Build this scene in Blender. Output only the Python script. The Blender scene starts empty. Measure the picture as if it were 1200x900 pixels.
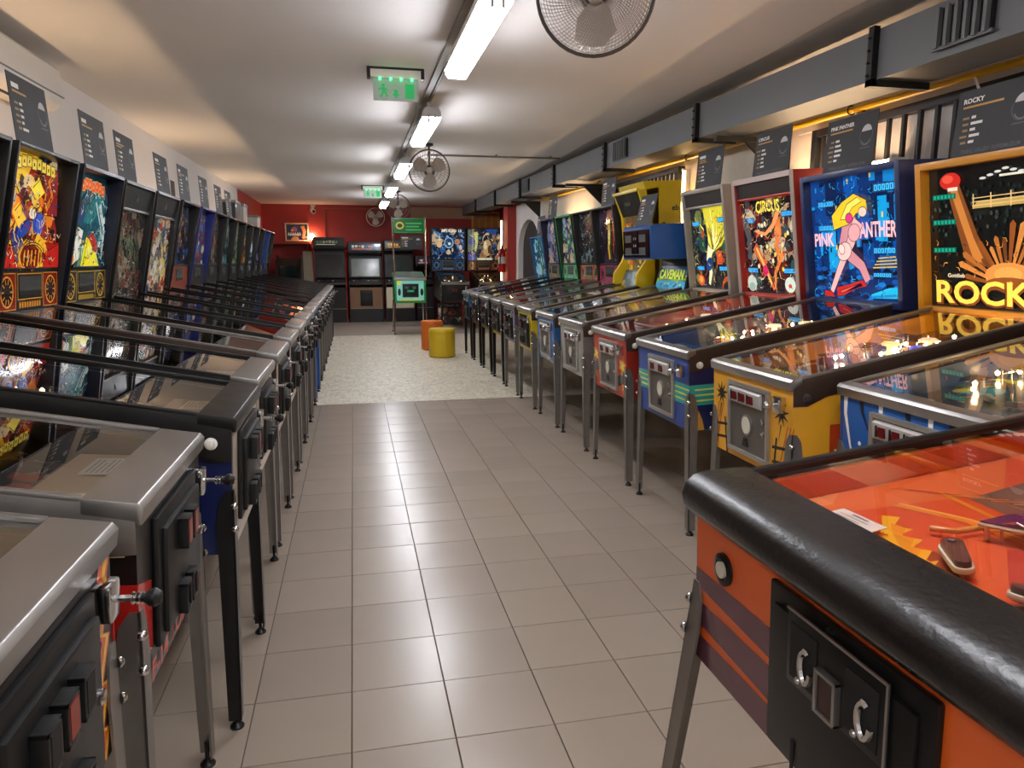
import bpy, bmesh, math, random
from mathutils import Vector, Matrix
PI = math.pi
R = math.radians
sc = bpy.context.scene
COL = sc.collection

# ------------------------------------------------------------------ camera, world, exposure
cam_d = bpy.data.cameras.new('camera')
cam = bpy.data.objects.new('camera', cam_d)
COL.objects.link(cam)
cam.location = (0, 0, 1.40)
cam.rotation_euler = (PI/2 - 0.16903, 0, -0.21436)
cam_d.sensor_width = 36.0
cam_d.lens = 844.6/1200*36.0
cam_d.clip_start = 0.02
sc.camera = cam
w_ = bpy.data.worlds.new('world')
sc.world = w_
w_.use_nodes = True
w_.node_tree.nodes['Background'].inputs[0].default_value = (1.0, 0.93, 0.85, 1)
w_.node_tree.nodes['Background'].inputs[1].default_value = 0.05
sc.view_settings.view_transform = 'Standard'
sc.view_settings.look = 'None'
sc.view_settings.gamma = 1
sc.view_settings.use_curve_mapping = False
sc.view_settings.exposure = 0.38
TUBE = 40.0       # emission of the ceiling tubes
WARM = 56.0       # emission of the warm wall tubes
LIT = 1.0         # backlight of the glasses

# ------------------------------------------------------------------ materials
def S(c):
    if isinstance(c, str):
        c = c.lstrip('#')
        c = tuple(int(c[i:i+2], 16)/255 for i in (0, 2, 4))
    f = lambda x: x/12.92 if x <= 0.04045 else ((x+0.055)/1.055)**2.4
    return tuple(f(x) for x in c[:3]) + (1.0,)
MATS = {}
def mat(name, col='#808080', rough=0.5, metal=0.0, var=0.12, scale=9.0, bump=0.0, emit=0.0, coat=0.0, bscale=60.0, rvar=0.1, detail=4.0):
    if name in MATS:
        return MATS[name]
    m = bpy.data.materials.new(name)
    m.use_nodes = True
    nt = m.node_tree
    b = nt.nodes['Principled BSDF']
    c = S(col)
    tc = nt.nodes.new('ShaderNodeTexCoord')
    no = nt.nodes.new('ShaderNodeTexNoise')
    no.inputs['Scale'].default_value = scale
    no.inputs['Detail'].default_value = detail
    nt.links.new(tc.outputs['Object'], no.inputs['Vector'])
    mx = nt.nodes.new('ShaderNodeMix')
    mx.data_type = 'RGBA'
    mx.inputs[6].default_value = tuple(x*(1-var) for x in c[:3]) + (1,)
    mx.inputs[7].default_value = tuple(min(1, x*(1+var)) for x in c[:3]) + (1,)
    nt.links.new(no.outputs['Fac'], mx.inputs[0])
    nt.links.new(mx.outputs[2], b.inputs['Base Color'])
    mr = nt.nodes.new('ShaderNodeMapRange')
    mr.inputs['To Min'].default_value = max(0.02, rough-rvar)
    mr.inputs['To Max'].default_value = min(1, rough+rvar)
    nt.links.new(no.outputs['Fac'], mr.inputs['Value'])
    nt.links.new(mr.outputs[0], b.inputs['Roughness'])
    b.inputs['Metallic'].default_value = metal
    b.inputs['Coat Weight'].default_value = coat
    b.inputs['Coat Roughness'].default_value = 0.12
    if bump:
        n2 = nt.nodes.new('ShaderNodeTexNoise')
        n2.inputs['Scale'].default_value = bscale
        n2.inputs['Detail'].default_value = 5
        nt.links.new(tc.outputs['Object'], n2.inputs['Vector'])
        bp = nt.nodes.new('ShaderNodeBump')
        bp.inputs['Strength'].default_value = bump
        bp.inputs['Distance'].default_value = 0.01
        nt.links.new(n2.outputs['Fac'], bp.inputs['Height'])
        nt.links.new(bp.outputs[0], b.inputs['Normal'])
    if emit:
        b.inputs['Emission Color'].default_value = c
        b.inputs['Emission Strength'].default_value = emit
    MATS[name] = m
    return m
def printmat(name, emit=0.0, rough=0.35, coat=0.0):
    if name in MATS:
        return MATS[name]
    m = bpy.data.materials.new(name)
    m.use_nodes = True
    nt = m.node_tree
    b = nt.nodes['Principled BSDF']
    a = nt.nodes.new('ShaderNodeAttribute')
    a.attribute_name = 'Col'
    nt.links.new(a.outputs['Color'], b.inputs['Base Color'])
    b.inputs['Roughness'].default_value = rough
    b.inputs['Coat Weight'].default_value = coat
    b.inputs['Coat Roughness'].default_value = 0.05
    if emit:
        nt.links.new(a.outputs['Color'], b.inputs['Emission Color'])
        b.inputs['Emission Strength'].default_value = emit
    MATS[name] = m
    return m
def glassmat(name='table_glass', ior=1.9, tint=(1, 1, 1), rough=0.0):
    if name in MATS:
        return MATS[name]
    m = bpy.data.materials.new(name)
    m.use_nodes = True
    nt = m.node_tree
    nt.nodes.clear()
    o = nt.nodes.new('ShaderNodeOutputMaterial')
    mx = nt.nodes.new('ShaderNodeMixShader')
    t = nt.nodes.new('ShaderNodeBsdfTransparent')
    t.inputs[0].default_value = tint + (1,)
    g = nt.nodes.new('ShaderNodeBsdfGlossy')
    g.inputs['Roughness'].default_value = rough
    g.inputs['Color'].default_value = (1, 1, 1, 1)
    f = nt.nodes.new('ShaderNodeFresnel')
    f.inputs['IOR'].default_value = ior
    nt.links.new(f.outputs[0], mx.inputs[0])
    nt.links.new(t.outputs[0], mx.inputs[1])
    nt.links.new(g.outputs[0], mx.inputs[2])
    nt.links.new(mx.outputs[0], o.inputs[0])
    MATS[name] = m
    return m
M_PRINT = printmat('print_ink')
M_GLOSS = printmat('print_gloss', rough=0.25, coat=0.4)
M_LIT = printmat('print_backlit', emit=0.50*LIT, rough=0.2, coat=0.6)
M_LIT2 = printmat('print_backlit_dim', emit=0.20*LIT, rough=0.2, coat=0.6)
M_PF = printmat('playfield_print', emit=0.0, rough=0.3, coat=0.5)
M_GLASS = glassmat()
M_STEEL = mat('brushed_steel', '#a7a4a0', 0.34, 0.9, 0.12, 5)
M_STEELD = mat('worn_steel', '#8c8781', 0.42, 0.8, 0.22, 14)
M_CHROME = mat('chrome', '#cfcfcf', 0.14, 1.0, 0.05)
M_BLACK = mat('black_paint', '#131313', 0.38, 0, 0.3, 12)
M_BLACKM = mat('black_metal', '#1d1c1b', 0.35, 0.3, 0.3, 12)
M_RUBBER = mat('black_rubber', '#0d0d0d', 0.7)
M_BROWN = mat('brown_anodised_rail', '#4a3a31', 0.35, 0.5, 0.15, 4)
M_WHITE = mat('white_plastic', '#e4e0d8', 0.4)
M_DARKIN = mat('dark_interior', '#191512', 0.7)
M_WOOD = mat('inner_wood', '#3a2a1c', 0.6)

# ------------------------------------------------------------------ mesh helpers
class MB:
    def __init__(s):
        s.v, s.f, s.m, s.c = [], [], [], []
    def add(s, vs, fs, mi=0, col=None):
        o = len(s.v)
        s.v += [tuple(p) for p in vs]
        for f in fs:
            s.f.append([o+i for i in f]); s.m.append(mi); s.c.append(col)
        return s
    def box(s, x0, x1, y0, y1, z0, z1, mi=0, col=None):
        return s.add([(x0,y0,z0),(x1,y0,z0),(x1,y1,z0),(x0,y1,z0),(x0,y0,z1),(x1,y0,z1),(x1,y1,z1),(x0,y1,z1)],
                     [(3,2,1,0),(4,5,6,7),(0,1,5,4),(1,2,6,5),(2,3,7,6),(3,0,4,7)], mi, col)
    def prism(s, pts, lo, hi, axis='x', mi=0, col=None):
        # pts: 2-D outline; axis x -> (y,z), y -> (x,z), z -> (x,y)
        n = len(pts)
        def P(a, b, h):
            return (h,a,b) if axis == 'x' else ((a,h,b) if axis == 'y' else (a,b,h))
        vs = [P(a,b,lo) for a,b in pts] + [P(a,b,hi) for a,b in pts]
        fs = [tuple(range(n-1,-1,-1)), tuple(range(n,2*n))] + [(i,(i+1)%n,n+(i+1)%n,n+i) for i in range(n)]
        return s.add(vs, fs, mi, col)
    def cyl(s, p0, p1, r0, r1=None, n=12, mi=0, col=None, caps=True):
        r1 = r0 if r1 is None else r1
        p0, p1 = Vector(p0), Vector(p1)
        d = (p1-p0).normalized()
        a = d.orthogonal().normalized(); b = d.cross(a)
        vs = []
        for p, r in ((p0,r0),(p1,r1)):
            for i in range(n):
                t = 2*PI*i/n
                vs.append(p + a*(r*math.cos(t)) + b*(r*math.sin(t)))
        fs = [(i,(i+1)%n,n+(i+1)%n,n+i) for i in range(n)]
        if caps:
            fs += [tuple(range(n-1,-1,-1)), tuple(range(n,2*n))]
        return s.add(vs, fs, mi, col)
    def tube(s, pts, r, n=6, mi=0, col=None, closed=False):
        pts = [Vector(p) for p in pts]
        k = len(pts); vs = []; ref = None
        for i, p in enumerate(pts):
            if closed: d = pts[(i+1)%k]-pts[i-1]
            else: d = pts[min(i+1,k-1)]-pts[max(i-1,0)]
            d.normalize()
            if ref is None: a = d.orthogonal().normalized()
            else:
                a = ref - d*ref.dot(d)
                a = a.normalized() if a.length > 1e-6 else d.orthogonal().normalized()
            ref = a; b = d.cross(a)
            for j in range(n):
                t = 2*PI*j/n
                vs.append(p + a*(r*math.cos(t)) + b*(r*math.sin(t)))
        fs = []
        for i in range(k if closed else k-1):
            for j in range(n):
                fs.append((i*n+j, i*n+(j+1)%n, ((i+1)%k)*n+(j+1)%n, ((i+1)%k)*n+j))
        if not closed:
            fs += [tuple(range(n-1,-1,-1)), tuple((k-1)*n+j for j in range(n))]
        return s.add(vs, fs, mi, col)
    def lathe(s, prof, c=(0,0,0), axis=(0,0,1), n=16, mi=0, col=None):
        # prof: (radius, height along axis)
        c = Vector(c); d = Vector(axis).normalized()
        a = d.orthogonal().normalized(); b = d.cross(a)
        vs = []
        for r, h in prof:
            for i in range(n):
                t = 2*PI*i/n
                vs.append(c + d*h + a*(r*math.cos(t)) + b*(r*math.sin(t)))
        fs = []
        for k in range(len(prof)-1):
            for i in range(n):
                fs.append((k*n+i, k*n+(i+1)%n, (k+1)*n+(i+1)%n, (k+1)*n+i))
        fs += [tuple(range(n-1,-1,-1)), tuple((len(prof)-1)*n+i for i in range(n))]
        return s.add(vs, fs, mi, col)
    def mesh(s, name, mats, bevel=0.0, seg=2, angle=35):
        me = bpy.data.meshes.new(name)
        me.from_pydata(s.v, [], s.f)
        for m in (mats if isinstance(mats, (list, tuple)) else [mats]):
            me.materials.append(m)
        me.polygons.foreach_set('material_index', s.m)
        if any(c is not None for c in s.c):
            at = me.color_attributes.new('Col', 'FLOAT_COLOR', 'CORNER')
            buf = []
            for f, c in zip(s.f, s.c):
                buf += list(c if c is not None else (0.5,0.5,0.5,1))*len(f)
            at.data.foreach_set('color', buf)
        if bevel:
            bm = bmesh.new(); bm.from_mesh(me)
            bmesh.ops.recalc_face_normals(bm, faces=bm.faces)
            es = [e for e in bm.edges if len(e.link_faces) == 2 and e.calc_face_angle(0) > R(30)]
            bmesh.ops.bevel(bm, geom=es, offset=bevel, segments=seg, affect='EDGES', profile=0.6, clamp_overlap=True)
            bm.to_mesh(me); bm.free()
        me.polygons.foreach_set('use_smooth', [True]*len(me.polygons))
        me.set_sharp_from_angle(angle=R(angle))
        me.update()
        return me
CACHE = {}
def cached(key, fn):
    if key not in CACHE:
        CACHE[key] = fn()
    return CACHE[key]
def ob(name, me, parent=None, loc=None, rot=None, label=None):
    o = bpy.data.objects.new(name, me)
    COL.objects.link(o)
    if parent is not None: o.parent = parent
    if loc is not None: o.location = loc
    if rot is not None: o.rotation_euler = rot
    if label: o['label'] = label
    return o
def tag(o, label, cat, group=None):
    o['label'] = label; o['category'] = cat
    if group: o['group'] = group
    return o
def thing(name, label, cat, loc=(0,0,0), rot=(0,0,0), group=None):
    return tag(ob(name, None, None, loc, rot), label, cat, group)
def struct(name, me, parent=None):
    o = ob(name, me, parent)
    if parent is None: o['kind'] = 'structure'
    return o

# ------------------------------------------------------------------ flat print helpers
def ell(cx, cy, rx, ry=None, rot=0, n=14):
    ry = rx if ry is None else ry
    c, s = math.cos(rot), math.sin(rot)
    return [(cx+rx*math.cos(t)*c-ry*math.sin(t)*s, cy+rx*math.cos(t)*s+ry*math.sin(t)*c) for t in [2*PI*i/n for i in range(n)]]
def rect(x0, y0, x1, y1):
    return [(x0,y0),(x1,y0),(x1,y1),(x0,y1)]
def star(cx, cy, r, k=5, inner=0.45, rot=PI/2, jit=0, rng=None):
    p = []
    for i in range(2*k):
        q = r if i % 2 == 0 else r*inner
        if rng: q *= 1+jit*(rng.random()-0.5)
        t = rot+PI*i/k
        p.append((cx+q*math.cos(t), cy+q*math.sin(t)))
    return p
def stroke(pts, w0, w1=None):
    w1 = w0 if w1 is None else w1
    L, Rr = [], []
    n = len(pts)
    for i, (x, y) in enumerate(pts):
        x0, y0 = pts[max(i-1,0)]; x1, y1 = pts[min(i+1,n-1)]
        dx, dy = x1-x0, y1-y0; l = math.hypot(dx, dy) or 1
        w = w0+(w1-w0)*i/(n-1)
        L.append((x-dy/l*w/2, y+dx/l*w/2)); Rr.append((x+dy/l*w/2, y-dx/l*w/2))
    return L + Rr[::-1]
def arcpts(cx, cy, r, a0, a1, n=10, ry=None):
    ry = ry or r
    return [(cx+r*math.cos(R(a0+(a1-a0)*i/n)), cy+ry*math.sin(R(a0+(a1-a0)*i/n))) for i in range(n+1)]
def art(polys, O, U, V, N, mats, name='print', step=6e-5):
    """polys: list of (colour, outline in u,v metres), painted back to front on the plane O+uU+vV"""
    O, U, V, N = Vector(O), Vector(U), Vector(V), Vector(N)
    b = MB()
    for k, (c, pts) in enumerate(polys):
        b.add([O+U*u+V*v+N*(k*step+0.0004) for u, v in pts], [tuple(range(len(pts)))], 0, S(c) if isinstance(c, str) else c)
    return b.mesh(name, mats)
def textmesh(body, width, height, O, U, V, N, m, bold=0.02, name='lettering', arch=0.0):
    cu = bpy.data.curves.new('t', 'FONT')
    cu.body = body; cu.offset = bold; cu.resolution_u = 3
    o = bpy.data.objects.new('t', cu)
    me = bpy.data.meshes.new_from_object(o)
    bpy.data.objects.remove(o); bpy.data.curves.remove(cu)
    xs = [v.co.x for v in me.vertices]; ys = [v.co.y for v in me.vertices]
    x0, x1, y0, y1 = min(xs), max(xs), min(ys), max(ys)
    O, U, V, N = Vector(O), Vector(U), Vector(V), Vector(N)
    for v in me.vertices:
        a = (v.co.x-x0)/(x1-x0)-0.5; b = (v.co.y-y0)/(y1-y0)-0.5
        v.co = O+U*(a*width)+V*(b*height*(1+0.25*arch*4*a*a)+arch*height*(0.25-a*a))+N*0.0
    me.materials.clear(); me.materials.append(m)
    me.name = name
    return me
def randart(seed, w, h, pal, n=60, bg='#101010', big=0.25, title=None, figure=None):
    """loose painted collage: blobs, rays, strokes and dots in a palette; u from -w/2, v from 0"""
    g = random.Random(seed)
    P = [(bg, rect(-w/2, 0, w/2, h))]
    def clampp(pts):
        return [(min(max(x,-w/2),w/2), min(max(y,0),h)) for x, y in pts]
    for i in range(n):
        k = g.random(); s = big*w*(1-0.75*i/n)*(0.5+g.random())
        x, y = g.uniform(-w/2, w/2), g.uniform(0, h)
        c = g.choice(pal)
        if k < 0.38: pts = ell(x, y, s*0.5, s*(0.2+0.5*g.random()), g.uniform(0, PI), 10)
        elif k < 0.60:
            a = g.uniform(0, 2*PI)
            pts = stroke([(x+s*1.1*t*math.cos(a+t*1.2), y+s*1.1*t*math.sin(a+t*1.2)) for t in (0,.25,.5,.75,1)], s*0.28, s*0.04)
        elif k < 0.8:
            a = g.uniform(0, 2*PI)
            pts = [(x+s*0.6*math.cos(a+q)*g.uniform(.5,1), y+s*0.6*math.sin(a+q)*g.uniform(.5,1)) for q in (0,1.1,2.0,3.2,4.3,5.3)]
        elif k < 0.9: pts = star(x, y, s*0.35, g.choice((5,7,9)), 0.45, g.random(), .4, g)
        else: pts = rect(x-s*.3, y-s*.08, x+s*.3, y+s*.08)
        P.append((c, clampp(pts)))
    for i in range(int(n*1.6) if n > 55 else 0):
        x, y = g.uniform(-w*.48, w*.48), g.uniform(.02*h, .98*h); a = g.uniform(0, 2*PI); l = g.uniform(.012, .05)
        P.append((g.choice(pal+['#0c0b0b', '#0c0b0b', '#b8b0a0']), clampp(stroke([(x,y),(x+l*math.cos(a),y+l*math.sin(a)),(x+1.8*l*math.cos(a+.6),y+1.8*l*math.sin(a+.6))], .007, .002))))
    return P

# ================================================================== THE ROOM
XL, XR, YF, YB, ZC = -2.03, 3.22, -3.0, 18.0, 2.71
T = 0.3038
TX, TY = -0.0537, 1.930
def tilemat():
    m = mat('floor_tile_grey', '#958779', 0.25, 0, 0.05, 3.0, 0.03, bscale=180, rvar=0.05)
    nt = m.node_tree
    b = nt.nodes['Principled BSDF']
    oi = nt.nodes.new('ShaderNodeObjectInfo')
    hv = nt.nodes.new('ShaderNodeHueSaturation')
    mr = nt.nodes.new('ShaderNodeMapRange')
    mr.inputs['To Min'].default_value = 0.95; mr.inputs['To Max'].default_value = 1.05
    nt.links.new(oi.outputs['Random'], mr.inputs['Value'])
    nt.links.new(mr.outputs[0], hv.inputs['Value'])
    src = b.inputs['Base Color'].links[0].from_socket
    nt.links.new(src, hv.inputs['Color'])
    nt.links.new(hv.outputs[0], b.inputs['Base Color'])
    return m
M_TILE = tilemat()
M_GROUT = mat('dark_grout', '#4d443d', 0.9)
def stonefloor():
    m = mat('stone_mosaic_floor', '#cbc2ad', 0.45, 0, 0.1, 6)
    nt = m.node_tree
    b = nt.nodes['Principled BSDF']
    tc = nt.nodes.new('ShaderNodeTexCoord')
    vo = nt.nodes.new('ShaderNodeTexVoronoi'); vo.feature = 'DISTANCE_TO_EDGE'
    vo.inputs['Scale'].default_value = 14
    vc = nt.nodes.new('ShaderNodeTexVoronoi'); vc.inputs['Scale'].default_value = 14
    nt.links.new(tc.outputs['Object'], vo.inputs['Vector']); nt.links.new(tc.outputs['Object'], vc.inputs['Vector'])
    cr = nt.nodes.new('ShaderNodeValToRGB')
    cr.color_ramp.elements[0].position = 0.0; cr.color_ramp.elements[0].color = S('#857a6b')
    cr.color_ramp.elements[1].position = 0.09; cr.color_ramp.elements[1].color = (1,1,1,1)
    nt.links.new(vo.outputs['Distance'], cr.inputs[0])
    src = b.inputs['Base Color'].links[0].from_socket
    m1 = nt.nodes.new('ShaderNodeMix'); m1.data_type = 'RGBA'; m1.blend_type = 'MULTIPLY'; m1.inputs[0].default_value = 0.6
    nt.links.new(src, m1.inputs[6]); nt.links.new(cr.outputs[0], m1.inputs[7])
    m2 = nt.nodes.new('ShaderNodeMix'); m2.data_type = 'RGBA'; m2.blend_type = 'SOFT_LIGHT'; m2.inputs[0].default_value = 0.22
    sp = nt.nodes.new('ShaderNodeSeparateColor'); nt.links.new(vc.outputs['Color'], sp.inputs[0])
    nt.links.new(m1.outputs[2], m2.inputs[6]); nt.links.new(sp.outputs[0], m2.inputs[7])
    nt.links.new(m2.outputs[2], b.inputs['Base Color'])
    bp = nt.nodes.new('ShaderNodeBump'); bp.inputs['Strength'].default_value = 0.3; bp.inputs['Distance'].default_value = 0.004
    nt.links.new(cr.outputs[0], bp.inputs['Height']); nt.links.new(bp.outputs[0], b.inputs['Normal'])
    return m
floor = struct('floor', MB().box(XL, 3.7, YF, YB, -0.10, -0.006).mesh('floor', M_GROUT))
Y_ST = TY + 17.4*T       # where the tiles give way to the stone floor (about 7.2 m)
tile_me = MB().box(-T/2+0.0016, T/2-0.0016, -T/2+0.0016, T/2-0.0016, -0.008, 0).mesh('floor_tile', M_TILE, bevel=0.0012, seg=1)
rest = MB()
j0, j1 = -16, 17
for i in range(-7, 11):
    for j in range(j0, j1+1):
        x, y = TX+(i+0.5)*T, TY+(j+0.5)*T
        y1 = min(y+T/2, Y_ST)
        vis = (-3 <= i <= 6 and j >= -3)
        if vis and j < j1:
            ob('floor_tile', tile_me, floor, (x, y, 0))
        else:
            x0, x1 = max(x-T/2+.0016, XL), min(x+T/2-.0016, XR)
            if x1 > x0: rest.box(x0, x1, max(y-T/2+.0016, YF), y1-.0016, -.008, 0)
o = ob('floor_tile_field', rest.mesh('floor_tile_field', M_TILE), floor); o['kind'] = 'stuff'
ob('stone_floor', MB().box(XL, XR, Y_ST, 14.0, -0.02, 0).mesh('stone_floor', stonefloor()), floor)
M_LAM = mat('grey_laminate', '#8f8478', 0.4, 0, 0.15, 3)
ob('laminate_floor', MB().box(XL, 3.65, 14.0, YB, -0.02, 0.003).mesh('laminate_floor', M_LAM), floor)

M_CEIL = mat('ceiling_paint', '#e6e2df', 0.75, 0, 0.07, 0.9, 0.10, bscale=5, rvar=0.03)
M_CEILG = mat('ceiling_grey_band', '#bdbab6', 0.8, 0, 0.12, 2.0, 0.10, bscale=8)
struct('ceiling', MB().box(XL-.1, 3.75, YF, YB+.1, ZC, ZC+0.1).mesh('ceiling', M_CEIL))
# grey painted band with an uneven edge along the duct
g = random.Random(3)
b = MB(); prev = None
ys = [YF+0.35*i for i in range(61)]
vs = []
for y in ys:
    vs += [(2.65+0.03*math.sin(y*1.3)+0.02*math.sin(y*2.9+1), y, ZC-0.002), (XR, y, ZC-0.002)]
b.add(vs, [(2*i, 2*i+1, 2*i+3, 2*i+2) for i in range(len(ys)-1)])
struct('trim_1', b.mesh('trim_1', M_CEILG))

M_WALLW = mat('white_wall_paint', '#e4dfdb', 0.7, 0, 0.05, 2.5, 0.05, bscale=25)
M_RED = mat('red_wall_paint', '#a4322b', 0.6, 0, 0.1, 2.5, 0.05, bscale=30)
M_PLAST = mat('rough_cream_plaster', '#dcd3c2', 0.85, 0, 0.22, 3.5, 0.55, bscale=14)
struct('wall_left', MB().box(XL-.12, XL, YF, 14.4, 0, ZC).mesh('wall_left', M_WALLW))
struct('wall_left_rear', MB().box(XL-.12, XL, 14.4, YB, 0, ZC).mesh('wall_left_rear', M_RED))
struct('wall_back', MB().box(XL-.12, 3.77, YB, YB+.12, 0, ZC).mesh('wall_back', M_RED))
struct('wall_front', MB().box(XL-.12, XR+.12, YF-.12, YF, 0, ZC).mesh('wall_front', M_WALLW))
struct('wall_right', MB().box(XR, XR+.12, YF, 14.35, 0, ZC).mesh('wall_right', M_PLAST))
struct('wall_right_rear', MB().box(3.65, 3.77, 14.35, YB, 0, ZC).box(XR, 3.77, 14.23, 14.35, 0, ZC).mesh('wall_right_rear', M_RED))
# red pier by the arch
struct('wall_pier', MB().box(2.95, XR, 13.95, 14.35, 0, ZC).mesh('wall_pier', M_RED))
# white arch panel on the right wall
pts = [(11.95, 0), (11.95, 2.45), (13.95, 2.45), (13.95, 0), (13.75, 0), (13.75, 1.62)]
pts += [(12.95+0.8*math.cos(R(a)), 1.62+0.52*math.sin(R(a))) for a in range(15, 180, 15)] + [(12.15, 1.62), (12.15, 0)]
o = struct('wall_arch', MB().prism(pts, 3.12, XR, 'x').mesh('wall_arch', M_WALLW))
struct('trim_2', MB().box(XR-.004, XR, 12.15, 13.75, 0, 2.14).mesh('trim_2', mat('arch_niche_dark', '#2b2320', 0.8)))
# pale board along the top of the red wall
struct('trim_3', MB().box(1.4, 3.2, YB-.03, YB, 2.42, 2.68).mesh('trim_3', mat('pale_board', '#b08d70', 0.6)))
b = MB()
for x in (-0.62, 1.02):
    b.box(x-.012, x+.012, YB-.02, YB-.001, 1.9, 2.62)
b.box(-0.62, 2.6, YB-.025, YB-.001, 2.61, 2.64)
tag(ob('cable_conduit', b.mesh('cable_conduit', mat('conduit_red', '#a04a40', 0.5))), 'thin painted cable conduit running over the red end wall', 'conduit')

# ------------------------------------------------------------------ ceiling lights
M_TUBE = mat('tube_diffuser', '#f6f8ff', 0.4, 0, 0.0, emit=TUBE)
M_FIX = mat('fixture_grey', '#c4c2bf', 0.5)
LX = 0.655
FY = (-2.1, 0.55, 3.3, 6.0, 8.85, 11.7, 14.5)
FIX = [(LX, y) for y in FY] + [(-1.0, -1.6)]  # last entry: added unseen batten that brightens the orange table's front
LIGHT_LAB = {3.3: 'bright fluorescent batten light beside the near green exit sign, largest of the row', 6.0: 'bright fluorescent batten light between the near exit sign and the hanging cage fan',
             8.85: 'bright fluorescent batten light just beyond the hanging cage fan', 11.7: 'bright fluorescent batten light by the far exit sign', 14.5: 'bright fluorescent batten light nearest the red end wall',
             0.55: 'bright fluorescent batten light above the orange table with the padded rail', -2.1: 'bright fluorescent batten light of the main row nearest the white front wall',
             -1.6: 'added out-of-view fluorescent batten by the white wall, lighting the orange table front'}
for fx, y in FIX:
    lab = LIGHT_LAB[y]
    t = thing('ceiling_light', lab, 'light', (fx, y, 2.50), group='fluorescent battens along the ceiling')
    L = 1.28
    def fbody():
        return MB().prism([(-.075,.03),(.075,.03),(.07,.07),(.045,.10),(-.045,.10),(-.07,.07)], 0, L, 'y').box(-.012,.012,.25,.28,.10,.19).box(-.012,.012,1.0,1.03,.10,.19).mesh('housing', M_FIX, bevel=.004)
    def fdif():
        return MB().prism([(-.07,.03),(-.07,.012),(-.052,-.014),(.052,-.014),(.07,.012),(.07,.03)], .004, L-.004, 'y').mesh('diffuser', M_TUBE)
    def fcap():
        return MB().prism([(-.078,.028),(.078,.028),(.072,.072),(.047,.103),(-.047,.103),(-.072,.072)], 0, .02, 'y').mesh('end_cap', mat('fixture_endcap', '#c9ccd2', 0.4))
    ob('housing', cached('fbody', fbody), t)
    ob('diffuser', cached('fdif', fdif), t)
    ob('end_cap', cached('fcap', fcap), t, (0, -.001, 0))
    ob('end_cap', cached('fcap', fcap), t, (0, L-.019, 0))
    for q in (-.025, .025):
        ob('clip', cached('fclip', lambda: MB().box(-.008,.008,-.004,.004,-.014,.05).mesh('clip', M_FIX)), t, (q, -.002, 0))
b = MB()
b.box(.60, .64, 0.5, 17.5, 2.685, 2.71).box(.655, .675, 0.5, 17.5, 2.69, 2.71)
tag(ob('cable_trunking', b.mesh('cable_trunking', mat('trunking_grey', '#8b857e', 0.5))), 'narrow grey cable trunking along the ceiling above the battens', 'trunking')
b = MB().tube([(.94,9.2,2.685),(1.8,9.19,2.685),(2.62,9.17,2.685)], .012, 8)
for x in (1.1, 1.8, 2.5): b.box(x-.01,x+.01,9.17,9.21,2.69,2.71)
tag(ob('ceiling_pipe', b.mesh('ceiling_pipe', M_STEELD)), 'thin grey pipe crossing the ceiling between cage fan and duct', 'pipe')

# warm tubes mounted low on the side walls, behind the backboxes
M_WTUBE = mat('warm_tube', '#ffd8aa', 0.4, 0, 0.0, emit=WARM)
def wall_tube(x, y, z, L, s, where, q):
    t = thing('wall_light', 'warm tube light low on the %s %s' % (where, q), 'light', (x, y, z), group='warm wall tubes on the %s' % where)
    ob('housing', cached(('wth', L, s), lambda: MB().box(0, .09*s, -L/2, L/2, -.02, .02).mesh('housing', M_FIX)), t)
    ob('tube', cached(('wtt', L, s), lambda: MB().cyl((.108*s,-L/2+.02,0), (.108*s,L/2-.02,0), .014, n=10).mesh('tube', M_WTUBE)), t)
    for e in (-1, 1):
        ob('holder', cached(('wtc', s), lambda: MB().box(.0,.125*s,-.012,.012,-.02,.02).mesh('holder', M_WHITE)), t, (0, e*(L/2-.01), 0))
for y, q in ((4.6, 'behind the teal backglass'), (8.3, 'behind the bright blue backbox'), (12.6, 'near the red wall')): wall_tube(XL, y, 1.62, 1.2, 1, 'white wall', q)
for y, q in ((1.6, 'behind the blue front with swooshes'), (4.4, 'behind the red-framed backglass'), (7.2, 'behind the tall yellow head'), (10.2, 'beside the white arch')): wall_tube(XR, y, 1.98, 1.2, -1, 'plaster wall', q)

M_STRIP = mat('warm_strip', '#ffd890', 0.4, 0, 0.0, emit=9)
def strip(x, y, z0, z1, label):
    t = thing('strip_light', label, 'light', (x, y, z0))
    ob('housing', MB().box(-.012,.03,-.025,.025,0,z1-z0).mesh('housing', M_WHITE, bevel=.003), t)
    ob('tube', MB().cyl((-.026,0,.02),(-.026,0,z1-z0-.02),.013,n=10).mesh('tube', M_STRIP), t)
    for z in (.0, z1-z0-.02): ob('holder', MB().box(-.042,-.010,-.016,.016,z,z+.02).mesh('holder', M_WHITE), t)
strip(XR-.035, 6.70, 1.70, 2.28, 'upright glowing yellow strip light on the plaster wall beside the tall yellow head')
strip(2.92, 14.30, 1.0, 2.2, 'upright glowing strip light on the red pier by the fire extinguisher')
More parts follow.
